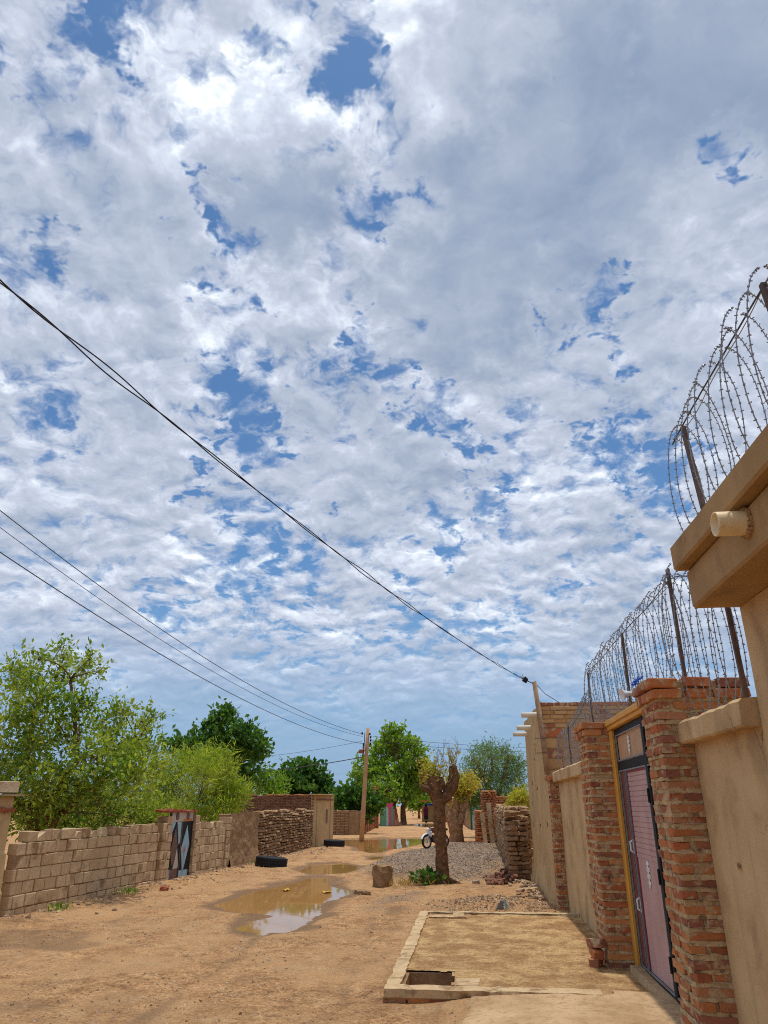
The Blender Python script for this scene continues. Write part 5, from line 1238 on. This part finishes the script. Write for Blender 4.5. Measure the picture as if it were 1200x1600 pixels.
# ================================================================== trees
def bez(a, b, c, n=8): return [a * (1 - t) ** 2 + b * 2 * t * (1 - t) + c * t * t for t in np.linspace(0, 1, n)]
def tree(name, label, base, forks, clumps, mat_, leaf, ratio, sprays, per, twig, seed, r0, r1=None, cat='tree', up=.35, dens=.45, stems=None, bark='bark', droop=0., group=None, twigs=True):
    """forks: points where limbs leave; clumps: (centre, rx, ry, rz, weight); sprays of leaves fill each clump's volume"""
    rng = np.random.default_rng(seed); base = Vector(base)
    rt = root(name, label, cat, base, group=group); wood = MB(); tw = MB(); LP = []; LD = []
    for st in (stems or [forks]):
        pts = [Vector((0, 0, -.15))] + [Vector(f) - base for f in st]; P = [pts[0]]
        for a, b in zip(pts[:-1], pts[1:]):
            for s in (.5, 1.): P.append(a.lerp(b, s) + Vector(rng.normal(0, r0 * .15, 3)))
        wood.tube(P, list(np.linspace(r0, r1 or r0 * .7, len(P))), 10)
    allf = [Vector(f) - base for st in (stems or [forks]) for f in st]
    for c, rx, ry, rz, wt in clumps:
        c = Vector(c) - base; f = min(allf, key=lambda q: (q - c).length + (0 if q.z < c.z else 2 * (q.z - c.z)))
        mid = f.lerp(c, .45) + Vector((0, 0, .18 * (c - f).length)) + Vector(rng.normal(0, .08 * (c - f).length, 3))
        rr = max(.012, r0 * .28 * min(1, (rx + rz) / 1.6)); wood.tube(bez(f, mid, c), list(np.linspace(rr * 1.5, rr * .6, 8)), 6)
        n = int(sprays * wt); u = rng.normal(size=(n, 3)); u /= np.linalg.norm(u, axis=1)[:, None]; rad = rng.random(n) ** dens * (1 + .22 * rng.normal(size=n))
        off = u * rad[:, None] * np.array([rx, ry, rz])
        subs = [c + Vector(tuple(off[i] * .7)) for i in range(min(n, 7))]
        for sp in subs: wood.tube(bez(c, c.lerp(sp, .5) + Vector(rng.normal(0, .06 * rx, 3)), sp, 5), list(np.linspace(rr * .6, rr * .15, 5)), 5)
        for i in range(n):
            p = c + Vector(tuple(off[i])); d = Vector(tuple(u[i] * .8 + rng.normal(0, .5, 3))) + Vector((0, 0, up - droop)); d.normalize(); L = twig * rng.uniform(.6, 1.4)
            if twigs and i % 2 == 0: s0 = p - d * L * .5; tw.tube([s0, p + d * L * .3, p + d * L], [rr * .12 + .002, rr * .08 + .0015, .001 + rr * .03], 3, False)
            k = max(2, int(per * rng.uniform(.6, 1.4))); s = np.linspace(0, 1, k)[:, None]
            P = np.array(p)[None] + np.array(d)[None] * L * s + rng.normal(0, L * .10, (k, 3)); side = rng.normal(size=(k, 3)) + np.array(d)[None] * .7; side[:, 2] += up - droop
            LP.append(P); LD.append(side)
    P = np.concatenate(LP); D = np.concatenate(LD)
    V, F = leaf_np(P, D, leaf * (.45 + 1.1 * rng.random(len(P)) ** 1.3), ratio, rng)
    wood.build('trunk', M[bark], rt, smooth=True)
    if tw.n: tw.build('twigs', M['twig'], rt, recalc=False)
    link('crown', mesh_np('crown', V, [F], mat_), rt)
    return rt
def CL(L, Y, dy=.6, seed=0, depth=.8):   # crown clumps surveyed as (x, y, radius) in the photo at about Y metres
    rng = np.random.default_rng(seed); out = []
    for q in L:
        x, y, r = q[:3]; w = q[3] if len(q) > 3 else 1.; e = q[4] if len(q) > 4 else .8
        yy = Y + rng.normal(0, dy); k = yy / 1120. * 1.03; out.append((AT(x, y, yy), r * k, r * k * depth, r * k * e, w))
    return out

tree('leafy_tree', 'big loose leafy tree overhanging the block wall at the left', GP(60, 1345), [], CL(
    [(20, 1120, 34), (62, 1098, 30), (38, 1060, 26), (98, 1062, 16, .5), (100, 1028, 10, .25), (132, 1042, 13, .3), (120, 1105, 26), (50, 1160, 44, 1.3), (105, 1150, 36), (160, 1130, 24, .7), (185, 1165, 30), (150, 1185, 40, 1.2), (212, 1182, 24, .8), (228, 1140, 9, .25), (192, 1112, 14, .4), (205, 1215, 30),
     (15, 1205, 48, 1.5), (75, 1215, 50, 1.8), (140, 1232, 46, 1.6), (55, 1258, 44, 1.6), (5, 1260, 46, 1.4), (-60, 1130, 60, 1), (-70, 1210, 80, 1.5), (235, 1170, 12, .3), (240, 1205, 12, .3), (95, 1012, 5, .10), (140, 1030, 7, .14), (155, 1048, 5, .1), (222, 1128, 6, .14), (238, 1120, 4, .1), (60, 1030, 8, .2), (20, 1045, 8, .2)], 15.2, .7, 5, 1.0) + CL([(115, 1262, 42, 1.6), (165, 1262, 40, 1.5), (205, 1248, 34, 1.2), (205, 1278, 30, 1.2), (150, 1288, 34, 1.3), (60, 1285, 40, 1.4), (230, 1262, 24, .9), (235, 1285, 26, .9), (100, 1290, 36, 1.3)], 18.2, .4, 55, .8),
     M['leafA'], .10, .24, 95, 9, .34, 201, .10, .03, up=.3, dens=.62,
     stems=[[AT(60, 1250, 15.4), AT(40, 1180, 15.3), AT(60, 1090, 15.2)], [AT(75, 1260, 15.2), AT(120, 1190, 15.), AT(110, 1060, 15.)], [AT(90, 1270, 15.4), AT(180, 1210, 15.6), AT(215, 1160, 15.5)], [AT(40, 1260, 15), AT(-20, 1200, 15.)]])
tree('feathery_bush', 'feathery yellow green bush behind the painted gate', GP(300, 1340), [AT(300, 1290, 22.5), AT(305, 1260, 22.5)], CL(
    [(255, 1222, 22), (285, 1200, 26), (318, 1212, 28), (345, 1200, 20), (350, 1232, 26), (270, 1250, 28), (310, 1252, 32, 1.2), (350, 1260, 26), (372, 1240, 14, .6), (240, 1250, 18, .7), (330, 1185, 14, .5), (290, 1280, 26), (340, 1282, 26), (250, 1275, 22)], 22.5, .5, 6),
    M['leafY'], .17, .07, 150, 10, .32, 202, .10, .04, 'bush', up=.55)
tree('broad_dark_tree', 'tall dark green tree rising behind the feathery bush', GP(345, 1300), [AT(345, 1250, 38), AT(348, 1200, 38)], CL(
    [(345, 1135, 20), (318, 1155, 18), (352, 1160, 26), (380, 1150, 16), (395, 1165, 14, .7), (330, 1185, 24), (372, 1188, 26), (398, 1185, 12, .6), (350, 1210, 24), (385, 1215, 16, .7), (270, 1165, 10, .5), (290, 1170, 14, .6), (348, 1118, 9, .4), (300, 1190, 14, .7), (405, 1172, 6, .3)], 38, .7, 7),
    M['leafD'], .26, .30, 70, 8, .45, 203, .18, .08)
tree('pale_tree', 'small pale green tree left of the round dark tree', GP(415, 1288), [AT(415, 1255, 47)], CL([(405, 1228, 20), (425, 1225, 18), (412, 1212, 12, .6), (395, 1242, 16), (432, 1240, 14)], 47, .5, 8), M['leafM'], .22, .2, 70, 8, .4, 204, .12)
tree('round_dark_tree', 'round dark broadleaf tree behind the dark brick house', GP(475, 1286), [AT(475, 1262, 50), AT(475, 1235, 50)], CL(
    [(450, 1215, 18), (475, 1208, 17), (465, 1230, 24), (492, 1222, 20), (505, 1236, 16), (440, 1235, 16), (515, 1245, 12, .6), (485, 1245, 24), (455, 1250, 20), (485, 1204, 10, .5)], 50, .6, 9), M['leafD'], .30, .34, 80, 8, .4, 205, .18)
tree('wall_bush', 'dark green bush spilling over the brown brick wall', GP(555, 1297), [AT(555, 1270, 47)], CL([(540, 1250, 17), (560, 1245, 20), (578, 1252, 16), (548, 1262, 17), (570, 1264, 16), (530, 1246, 10, .5), (586, 1262, 9, .5)], 47, .5, 10), M['leafD'], .26, .32, 90, 8, .35, 206, .10, cat='bush')
tree('street_tree', 'spreading green street tree with twin dark trunks in mid street', GP(618, 1291), [], CL(
    [(575, 1200, 18), (598, 1178, 20), (620, 1168, 20), (645, 1180, 18), (585, 1228, 20), (612, 1205, 22, 1), (640, 1210, 22), (662, 1200, 12, .7), (570, 1240, 14), (605, 1235, 20), (655, 1230, 15), (630, 1236, 14), (618, 1150, 11, .4), (605, 1155, 9, .35), (640, 1160, 8, .3), (562, 1215, 9, .5), (670, 1215, 10, .4), (628, 1143, 5, .15), (612, 1140, 3, .1), (600, 1148, 4, .1), (650, 1165, 4, .12)], 68, 1.1, 11, 1.2),
    M['leafM'], .34, .30, 95, 8, .55, 207, .34, .12, stems=[[AT(612, 1262, 68), AT(606, 1245, 68), AT(590, 1215, 68)], [AT(614, 1260, 68.2), AT(622, 1235, 68.2), AT(625, 1190, 68)], [AT(630, 1288, 69), AT(631, 1262, 69), AT(636, 1240, 69), AT(648, 1205, 69)]], droop=.25)
tree('light_bush', 'small bright yellow green bush left of the twin trunks', GP(598, 1289), [AT(598, 1268, 74)], CL([(596, 1252, 9), (604, 1258, 8), (598, 1263, 8)], 74, .3, 12), M['leafY'], .3, .3, 60, 7, .4, 208, .1, cat='bush')
tree('thorn_tree', 'feathery thorn tree behind the brick wall on the right', GP(775, 1300), [], CL(
    [(742, 1190, 13, .7), (765, 1182, 14, .7), (790, 1188, 14, .7), (735, 1215, 15, .9), (760, 1212, 18), (788, 1215, 18), (808, 1212, 11, .7), (745, 1240, 18, 1.1), (775, 1240, 20, 1.2), (803, 1240, 15), (738, 1255, 13), (760, 1172, 7, .3), (785, 1176, 8, .35), (725, 1235, 9, .5), (810, 1195, 7, .4)], 42, .8, 13),
    M['leafT'], .16, .10, 150, 11, .55, 209, .16, .05, up=.25, stems=[[AT(775, 1262, 42), AT(755, 1215, 42), AT(742, 1185, 42)], [AT(776, 1260, 42), AT(785, 1220, 42), AT(795, 1180, 42)], [AT(774, 1265, 42), AT(765, 1225, 42), AT(768, 1178, 42)]])
tree('back_tree', 'green tree crown showing between the twin trunks and the pollarded tree', GP(655, 1278), [AT(655, 1262, 98)], CL([(650, 1250, 8), (660, 1255, 9), (672, 1258, 8), (645, 1258, 8)], 98, .6, 14), M['leafM'], .45, .3, 60, 7, .6, 210, .2)
tree('wall_top_shrub', 'yellowing shrub growing over the mud brick wall', AT(812, 1268, 23.5), [AT(812, 1262, 23.5)], CL([(806, 1258, 9), (815, 1250, 11), (822, 1260, 9), (814, 1240, 7, .6)], 23.5, .2, 15), M['leafS'], .14, .10, 60, 7, .18, 211, .02, cat='shrub')

def pollard():
    Y = 17.15; rng = np.random.default_rng(221); B = GP(692, 1386)
    rt = root('pollarded_tree', 'thick pollarded tree with knobby stumps and thin sprouts in the street', 'tree', (B.x, Y, gz(B.x, Y)))
    o = Vector((B.x, Y, gz(B.x, Y))); P = lambda x, y, d=0.: AT(x, y, Y + d) - o
    def limb(pts, radii, n=16, amp=.10, seed=0):
        # subdivide then roughen the bark
        q = []; r = []
        for i in range(len(pts) - 1):
            for s in np.linspace(0, 1, 7)[:-1]: q.append(pts[i].lerp(pts[i + 1], s)); r.append(radii[i] * (1 - s) + radii[i + 1] * s)
        q.append(pts[-1]); r.append(radii[-1]); V, F = tube_vf(q, r, n); V = np.array(V)
        k = np.repeat(np.array(r), n); c = np.repeat(np.array([tuple(a) for a in q]), n, 0); ang = np.tile(np.arange(n) / n * 6.283, len(q)); h = c[:, 2]
        V = c + (V - c) * (1 + amp * (fbm(np.cos(ang) * 1.6 + seed, h * 5 + np.sin(ang) * 1.6, 3, seed) + .5 * fbm(np.cos(ang) * 5 + seed, h * 3 + np.sin(ang) * 5, 2, seed + 5)))[:, None]
        return V, F
    b = MB()
    b.add(*limb([P(693, 1394), P(692, 1380), P(690, 1340), P(687, 1290), P(686, 1262), P(686, 1248)], [.22, .155, .132, .122, .135, .14], 20, .14, 1))
    b.add(*limb([P(686, 1254), P(682, 1242), P(679, 1228), P(680, 1213)], [.115, .135, .15, .12], 18, .36, 2))
    b.add(*limb([P(688, 1254), P(699, 1243, .05), P(708, 1228, .08), P(710, 1212, .08), P(707, 1197, .08)], [.105, .115, .125, .11, .085], 18, .36, 3))
    b.add(*limb([P(684, 1246), P(672, 1236, -.1), P(658, 1228, -.15)], [.11, .075, .055], 12, .18, 4))
    b.add(*limb([P(676, 1232, .05), P(672, 1222, .1), P(671, 1216, .1)], [.12, .11, .07], 12, .25, 5)); b.add(*limb([P(688, 1232), P(690, 1222, -.05), P(689, 1216)], [.11, .09, .05], 12, .25, 6))
    b.build('trunk', M['bark'], rt, smooth=True)
    c = MB()
    for x, y, r in ((681, 1213, .10), (707, 1196, .09), (657, 1227, .06), (671, 1215, .06), (686, 1222, .07), (690, 1228, .05)):
        p = P(x, y, -.03); c.add(np.array([(p.x + r * math.cos(a) * rng.uniform(.6, 1), p.y - .02 + .6 * r * math.sin(a), p.z + .03 + .02 * rng.normal()) for a in np.linspace(0, 6.28, 9)[:-1]] + [(p.x, p.y, p.z + .055)]), [(i, (i + 1) % 8, 8) for i in range(8)])
    c.build('cut_face', M['cutwood'], rt, recalc=False)
    # young shoots
    tw = MB(); LP = []; LD = []
    heads = [(P(681, 1216), 26, .42), (P(707, 1200, .08), 20, .36), (P(659, 1228, -.15), 9, .45), (P(671, 1219, .1), 24, .48), (P(690, 1218), 16, .42)]
    for h, n, L in heads:
        for i in range(n):
            d = Vector((rng.normal(0, .30), rng.normal(0, .30), 1)).normalized(); l = L * rng.uniform(.35, 1.15); s = h + Vector(rng.normal(0, .07, 3)); m = s + d * l * .5 + Vector(rng.normal(0, .03, 3)); e = s + d * l + Vector((0, 0, .05)) + Vector(rng.normal(0, .03, 3))
            tw.tube([s, m, e], [.007, .005, .002], 4, False)
            k = int(9 * l / .5); t = rng.random((k, 1)) ** .8 * .95 + .05; Q = np.array(s)[None] * (1 - t) + np.array(e)[None] * t; LP.append(Q); dd = rng.normal(size=(k, 3)); dd[:, 2] += .5; LD.append(dd)
    tw.build('shoots', M['shoot'], rt, recalc=False)
    V, F = leaf_np(np.concatenate(LP), np.concatenate(LD), np.full(sum(map(len, LP)), .075) * rng.uniform(.6, 1.3, sum(map(len, LP))), .25, rng); link('crown', mesh_np('crown', V, [F], M['leafS']), rt)
    bt = MB()                                     # bare whips
    for x0, x1, y1, h in ((690, 697, 1152, 0), (697, 691, 1165, 0), (708, 714, 1152, 1), (702, 700, 1160, 1), (694, 686, 1160, 0), (710, 722, 1170, 1), (705, 703, 1168, 1), (692, 693, 1160, 0), (712, 716, 1165, 1), (700, 707, 1175, 1)):
        s = heads[1 if h else 0][0] + Vector(rng.normal(0, .05, 3)); e = P(x1, y1, rng.normal(0, .1)); bt.tube(bez(s, s.lerp(e, .5) + Vector(rng.normal(0, .05, 3)), e, 6), [.008, .007, .006, .005, .004, .002], 4, False)
        for k in range(3): f = rng.uniform(.4, .8); a = s.lerp(e, f); bt.tube([a, a + Vector((rng.normal(0, .08), rng.normal(0, .08), .16))], [.004, .002], 3, False)
    bt.build('bare_whips', M['twig'], rt, recalc=False)
    # roots
    rr = MB()
    for a in np.linspace(.3, 5.8, 6): rr.tube([(0, 0, .10), (.2 * math.cos(a), .2 * math.sin(a), .03), (.42 * math.cos(a + .3), .42 * math.sin(a + .3), -.03)], [.08, .05, .02], 7)
    rr.build('roots', M['bark'], rt, smooth=True)

    Y2 = 36.5; B = AT(714, 1316, Y2); o2 = Vector((B.x, Y2, gz(B.x, Y2)))
    r2 = root('pollarded_tree', 'second pollarded tree with twisted pale trunk standing farther back', 'tree', o2); P2 = lambda x, y, d=0.: AT(x, y, Y2 + d) - o2
    b = MB(); b.add(*limb([P2(714, 1320), P2(713, 1305), P2(710, 1288), P2(704, 1272)], [.36, .33, .30, .22], 16, .16, 7)); b.add(*limb([P2(714, 1296), P2(719, 1282), P2(722, 1265, .1), P2(719, 1248, .1)], [.22, .19, .17, .16], 14, .2, 8)); b.add(*limb([P2(708, 1280), P2(712, 1262), P2(712, 1248)], [.2, .18, .15], 12, .25, 9)); b.add(*limb([P2(722, 1268), P2(728, 1256), P2(729, 1248)], [.14, .12, .10], 10, .2, 10))
    b.build('trunk', M['bark2'], r2, smooth=True); LP = []; LD = []; tw = MB()
    for hx, hy, n in ((712, 1248, 40), (719, 1248, 40), (729, 1247, 46), (704, 1270, 8)):
        h = P2(hx, hy)
        for i in range(n):
            d = Vector((rng.normal(.12, .5), rng.normal(0, .4), .8)).normalized(); l = rng.uniform(.4, 1.5); e = h + d * l; tw.tube([h, h.lerp(e, .5), e], [.014, .01, .004], 3, False); k = int(l * 12); t = rng.random((k, 1)) * .9 + .1
            LP.append(np.array(h)[None] * (1 - t) + np.array(e)[None] * t + rng.normal(0, .05, (k, 3))); LD.append(rng.normal(size=(k, 3)) + np.array([[0, 0, .4]]))
    tw.build('shoots', M['shoot'], r2, recalc=False); n = sum(map(len, LP)); V, F = leaf_np(np.concatenate(LP), np.concatenate(LD), .16 * rng.uniform(.6, 1.3, n), .28, rng); link('crown', mesh_np('crown', V, [F], M['leafS']), r2)
pollard()

# ================================================================== small things
def tyre(label, p, Ro, Ri, w, seed, rz):
    rng = np.random.default_rng(seed); rt = root('tyre', label, 'tyre', (p.x, p.y, gz(p.x, p.y) - .012), rz, group='old tyres lying by the walls'); rt.rotation_euler = (rng.normal(0, .03), rng.normal(0, .03), rz)
    n = 56; prof = [(Ri, .03), (Ri + .03, .0), (Ro - .05, .005), (Ro - .012, .03), (Ro, .06), (Ro + .002, w / 2), (Ro, w - .06), (Ro - .012, w - .03), (Ro - .05, w - .005), (Ri + .03, w), (Ri, w - .03), (Ri + .04, w / 2 + .06), (Ri + .04, w / 2 - .06), (Ri, .03)]
    MB().lathe(prof, n).build('carcass', M['rubber'], rt, smooth=True)
    b = MB()
    for k in range(36):                            # tread lugs in three rings
        a = 2 * math.pi * k / 36
        for zc, s in ((w * .22, 1), (w * .5, -1), (w * .78, 1)):
            c, s_ = math.cos(a + .04 * s), math.sin(a + .04 * s); t = Vector((-s_, c, 0)); r = Vector((c, s_, 0)); V = []
            for rr in (Ro - .004, Ro + .014):
                for tt, zz in ((-.030, -.028), (.022, -.03), (.030, .028), (-.022, .03)): q = r * rr + t * (tt * Ro / .4) + Vector((0, 0, zc + zz)); V.append(tuple(q))
            b.add(V, [(0, 1, 5, 4), (1, 2, 6, 5), (2, 3, 7, 6), (3, 0, 4, 7), (4, 5, 6, 7)])
    b.build('tread', M['rubber'], rt)
tyre('nearer worn black tyre lying flat by the mud plastered wall', GP(423, 1355), .43, .24, .27, 231, .3)
tyre('farther black tyre lying flat beside the gatehouse', AT(522, 1320, 32.2), .42, .24, .25, 232, 1.1)

def rock(name, label, p, sx, sy, sz, m, seed, cat, amp=.12, rnd=.28):
    b = bmesh.new(); bmesh.ops.create_cube(b, size=1); bmesh.ops.subdivide_edges(b, edges=b.edges[:], cuts=5, use_grid_fill=True)
    for v in b.verts:
        u = v.co.normalized() * .62; q = v.co.lerp(u, rnd); k = 1 + amp * float(fbm(np.array([q.x * 3 + seed]), np.array([q.y * 3 + q.z * 5]), 3, seed)[0]); v.co = Vector((q.x * sx * k, q.y * sy * k, (q.z * k + .5) * sz))
    me = bpy.data.meshes.new(name); b.to_mesh(me); b.free(); me.materials.append(m)
    for f in me.polygons: f.use_smooth = seed % 2 == 0
    return tag(link(name, me, None, (p.x, p.y, gz(p.x, p.y) - .03), (0, 0, seed * .7)), label, cat)
rock('stone_block', 'squarish upright stone block standing left of the pollarded tree', GP(598, 1384), .33, .30, .45, M['mud'], 239, 'stone', .16, .12)
rock('clod', 'flat brown clod at the edge of the main puddle', GP(566, 1396), .36, .2, .10, M['mud'], 241, 'clod', .3)
rock('clod', 'small dark clod beside the yellow sand heap', GP(805, 1412), .12, .08, .05, M['mud'], 242, 'clod', .3)
rock('fieldstone', 'flat pale stone at the foot of the far house', GP(832, 1405), .30, .14, .07, M['concrete'], 243, 'stone', .25)
rock('fieldstone', 'grey stone right of the pollarded tree', GP(744, 1383), .16, .12, .10, M['gravel'], 244, 'stone', .25)
rock('clod', 'small reddish clod lying before the painted gate', GP(256, 1393), .22, .16, .10, M['terracotta'], 245, 'clod', .3)
rock('clod', 'dark clod on the apron before the gate', GP(971, 1554, .1), .045, .035, .03, M['mud'], 246, 'clod', .3)
# three loose bricks beside the gate pillar
rngb = np.random.default_rng(250)
for k, lab in enumerate(('lowest of three loose bricks stacked beside the gate pillar', 'middle one of three loose bricks stacked beside the gate pillar', 'topmost of three loose bricks stacked beside the gate pillar')):
    o = link('loose_brick', BRICKS[k], None, (1.195 + .012 * k, 8.62 + .02 * (k % 2), .135 + .082 * k), (rngb.normal(0, .06), rngb.normal(0, .12), 1.2 + .5 * k), (.20, .10, .08)); tag(o, lab, 'brick', 'loose bricks by the pillar')

def green_plant():
    rng = np.random.default_rng(260); p = GP(667, 1385); rt = root('leafy_plant', 'small dark green leafy plant at the foot of the pollarded tree', 'plant', (p.x, p.y - .12, gz(p.x, p.y - .12)))
    n = 90; P = np.stack([rng.normal(0, .12, n), rng.normal(0, .1, n), rng.uniform(.0, .22, n)], 1); D = P * np.array([4, 4, 1.2]) + rng.normal(0, .3, (n, 3)) + np.array([[0, 0, .25]])
    V, F = leaf_np(P, D, rng.uniform(.09, .19, n), .32, rng); link('leaves', mesh_np('leaves', V, [F], M['leafD']), rt)
    b = MB()
    for k in range(9): b.tube([(0, 0, -.02), tuple(rng.normal(0, .06, 2)) + (.12,), tuple(rng.normal(0, .12, 2)) + (.2,)], [.006, .005, .003], 4)
    b.build('stems', M['twig'], rt)
green_plant()

def motorcycle():
    Y = 28.3; p = AT(681, 1334, Y); rt = root('motorcycle', 'white and black motorcycle parked behind the pollarded tree', 'motorcycle', (p.x, Y, gz(p.x, Y)), R(-132)); rt.scale = (.72, .72, .72)
    # local: x forward (front wheel at +x), wheels roll in x/z
    rx = Matrix.Rotation(R(90), 4, 'X')
    for xc, nm in ((.62, 'front_wheel'), (-.62, 'rear_wheel')):
        w = MB().lathe([(.24, -.045), (.30, -.055), (.33, 0), (.30, .055), (.24, .045), (.24, -.045)], 28, Matrix.Translation((xc, 0, .32)) @ rx).build(nm, M['rubber'], rt, smooth=True)
        MB().lathe([(.235, -.02), (.255, -.022), (.255, .022), (.235, .02), (.235, -.02)], 28, Matrix.Translation((xc, 0, .32)) @ rx).build('rim', M['chrome'], w)
        b = MB(); 
        for k in range(12): a = k * math.pi / 6; b.tube([(xc, 0, .32), (xc + .24 * math.cos(a), 0, .32 + .24 * math.sin(a))], .006, 4)
        b.lathe([(0, -.05), (.05, -.05), (.05, .05), (0, .05)], 12, Matrix.Translation((xc, 0, .32)) @ rx); b.build('spokes', M['chrome'], w)
    b = MB(); 
    for s in (-.07, .07): b.tube([(.62, s, .32), (.42, s, .92)], .022, 8)
    b.build('fork', M['chrome'], rt)
    b = MB(); V = []
    for a in np.linspace(.35, 2.6, 10): V += [(.62 + .36 * math.cos(a), -.06, .32 + .36 * math.sin(a)), (.62 + .36 * math.cos(a), .06, .32 + .36 * math.sin(a)), (.62 + .375 * math.cos(a), .05, .32 + .375 * math.sin(a)), (.62 + .375 * math.cos(a), -.05, .32 + .375 * math.sin(a))]
    b.add(V, [(4 * i + k, 4 * i + (k + 1) % 4, 4 * i + 4 + (k + 1) % 4, 4 * i + 4 + k) for i in range(9) for k in range(4)]); b.build('front_mudguard', M['white'], rt)
    b = MB(); b.tube([(.42, -.36, 1.0), (.40, -.2, 1.02), (.43, 0, .95), (.40, .2, 1.02), (.42, .36, 1.0)], .016, 8); b.build('handlebar', M['black'], rt)
    b = MB(); b.lathe([(0, .1), (.085, .08), (.075, 0), (.03, -.06)], 16, Matrix.Translation((.48, 0, .86)) @ Matrix.Rotation(R(90), 4, 'Y')); b.build('headlight', M['white'], rt, smooth=True)
    for s in (-1, 1):
        b = MB(); b.tube([(.40, .24 * s, 1.0), (.36, .32 * s, 1.18)], .008, 5); b.box(.33, .36, .27 * s - .06, .27 * s + .06, 1.16, 1.26, .015); b.build('mirror', M['black'], rt)
    b = MB(); b.prism([(.36, .78), (.30, .94), (.0, .92), (-.10, .76), (.1, .70)], -.13, .13, (0, 2, 1)); b.build('fuel_tank', M['maroon'], rt)
    b = MB(); b.prism([(-.08, .76), (-.05, .84), (-.75, .90), (-.78, .82), (-.4, .74)], -.13, .13, (0, 2, 1)); b.build('seat', M['clothdark'], rt)
    b = MB(); b.box(-.2, .22, -.13, .13, .28, .62, .05); b.build('engine', M['steel'], rt)
    b = MB(); b.tube([(.40, 0, .85), (.05, 0, .7), (-.4, 0, .72), (-.62, 0, .33)], .028, 8); b.tube([(.38, 0, .78), (.22, 0, .3), (-.2, 0, .27), (-.62, 0, .33)], .026, 8); b.build('frame', M['black'], rt)
    b = MB(); b.tube([(.2, -.14, .35), (-.1, -.17, .25), (-.8, -.18, .36)], [.02, .03, .045], 8); b.build('exhaust', M['chrome'], rt); b = MB(); b.tube([(-.05, .1, .28), (-.12, .32, -.0)], .012, 6); b.build('side_stand', M['black'], rt)
    b = MB(); b.box(.3, .5, -.10, .10, .55, .80, .03); b.build('leg_shield', M['white'], rt)
motorcycle()

# litter
def litter():
    rng = np.random.default_rng(270)
    for x, y, lab in ((447, 1392, 'yellow leaf floating on the left of the main puddle'), (511, 1395, 'yellow leaf floating near the right shore of the main puddle')):
        p = GP(x, y, WATER_Z); n = 14; V = [(0, 0, .012)] + [(.11 * math.cos(a) * rng.uniform(.6, 1.1), .16 * math.sin(a) * rng.uniform(.6, 1.1), .006 + .05 * rng.random()) for a in np.linspace(0, 6.28, n + 1)[:-1]]
        V = V + [(a, c, z - .004) for a, c, z in V]; F = [(0, 1 + i, 1 + (i + 1) % n) for i in range(n)] + [(n + 1, n + 2 + (i + 1) % n, n + 2 + i) for i in range(n)] + [(1 + i, n + 2 + i, n + 2 + (i + 1) % n, 1 + (i + 1) % n) for i in range(n)]
        tag(MB().add(V, F).build('fallen_leaf', M['bulbyellow'], None, loc=(p.x, p.y, WATER_Z)), lab, 'leaf', 'yellow leaves on the puddle')
    p = GP(788, 1413, .15); rt = root('torn_packet', 'torn blue and white packet on the sand behind the platform', 'litter', (p.x, p.y, gz(p.x, p.y)))
    V = [(-.14, 0, 0), (-.02, .02, .0), (-.005, 0, .11), (-.05, -.01, .13), (-.10, .0, .05)]; V2 = [(x, y + .05, z) for x, y, z in V]
    MB().add(V + V2, [(0, 1, 2, 3, 4), (5, 6, 7, 8, 9)] + [(i, (i + 1) % 5, 5 + (i + 1) % 5, 5 + i) for i in range(5)]).build('sleeve', M['grey'], rt)
    MB().add([(-.02, -.01, .14), (.02, -.012, .15), (.07, .01, .0), (.02, .0, .0), (-.02, .02, .14), (.02, .02, .15), (.07, .03, 0), (.02, .03, 0)], [(0, 1, 2, 3), (4, 5, 6, 7), (0, 1, 5, 4), (1, 2, 6, 5), (2, 3, 7, 6), (3, 0, 4, 7)]).build('white_flap', M['skyblue'], rt)
litter()
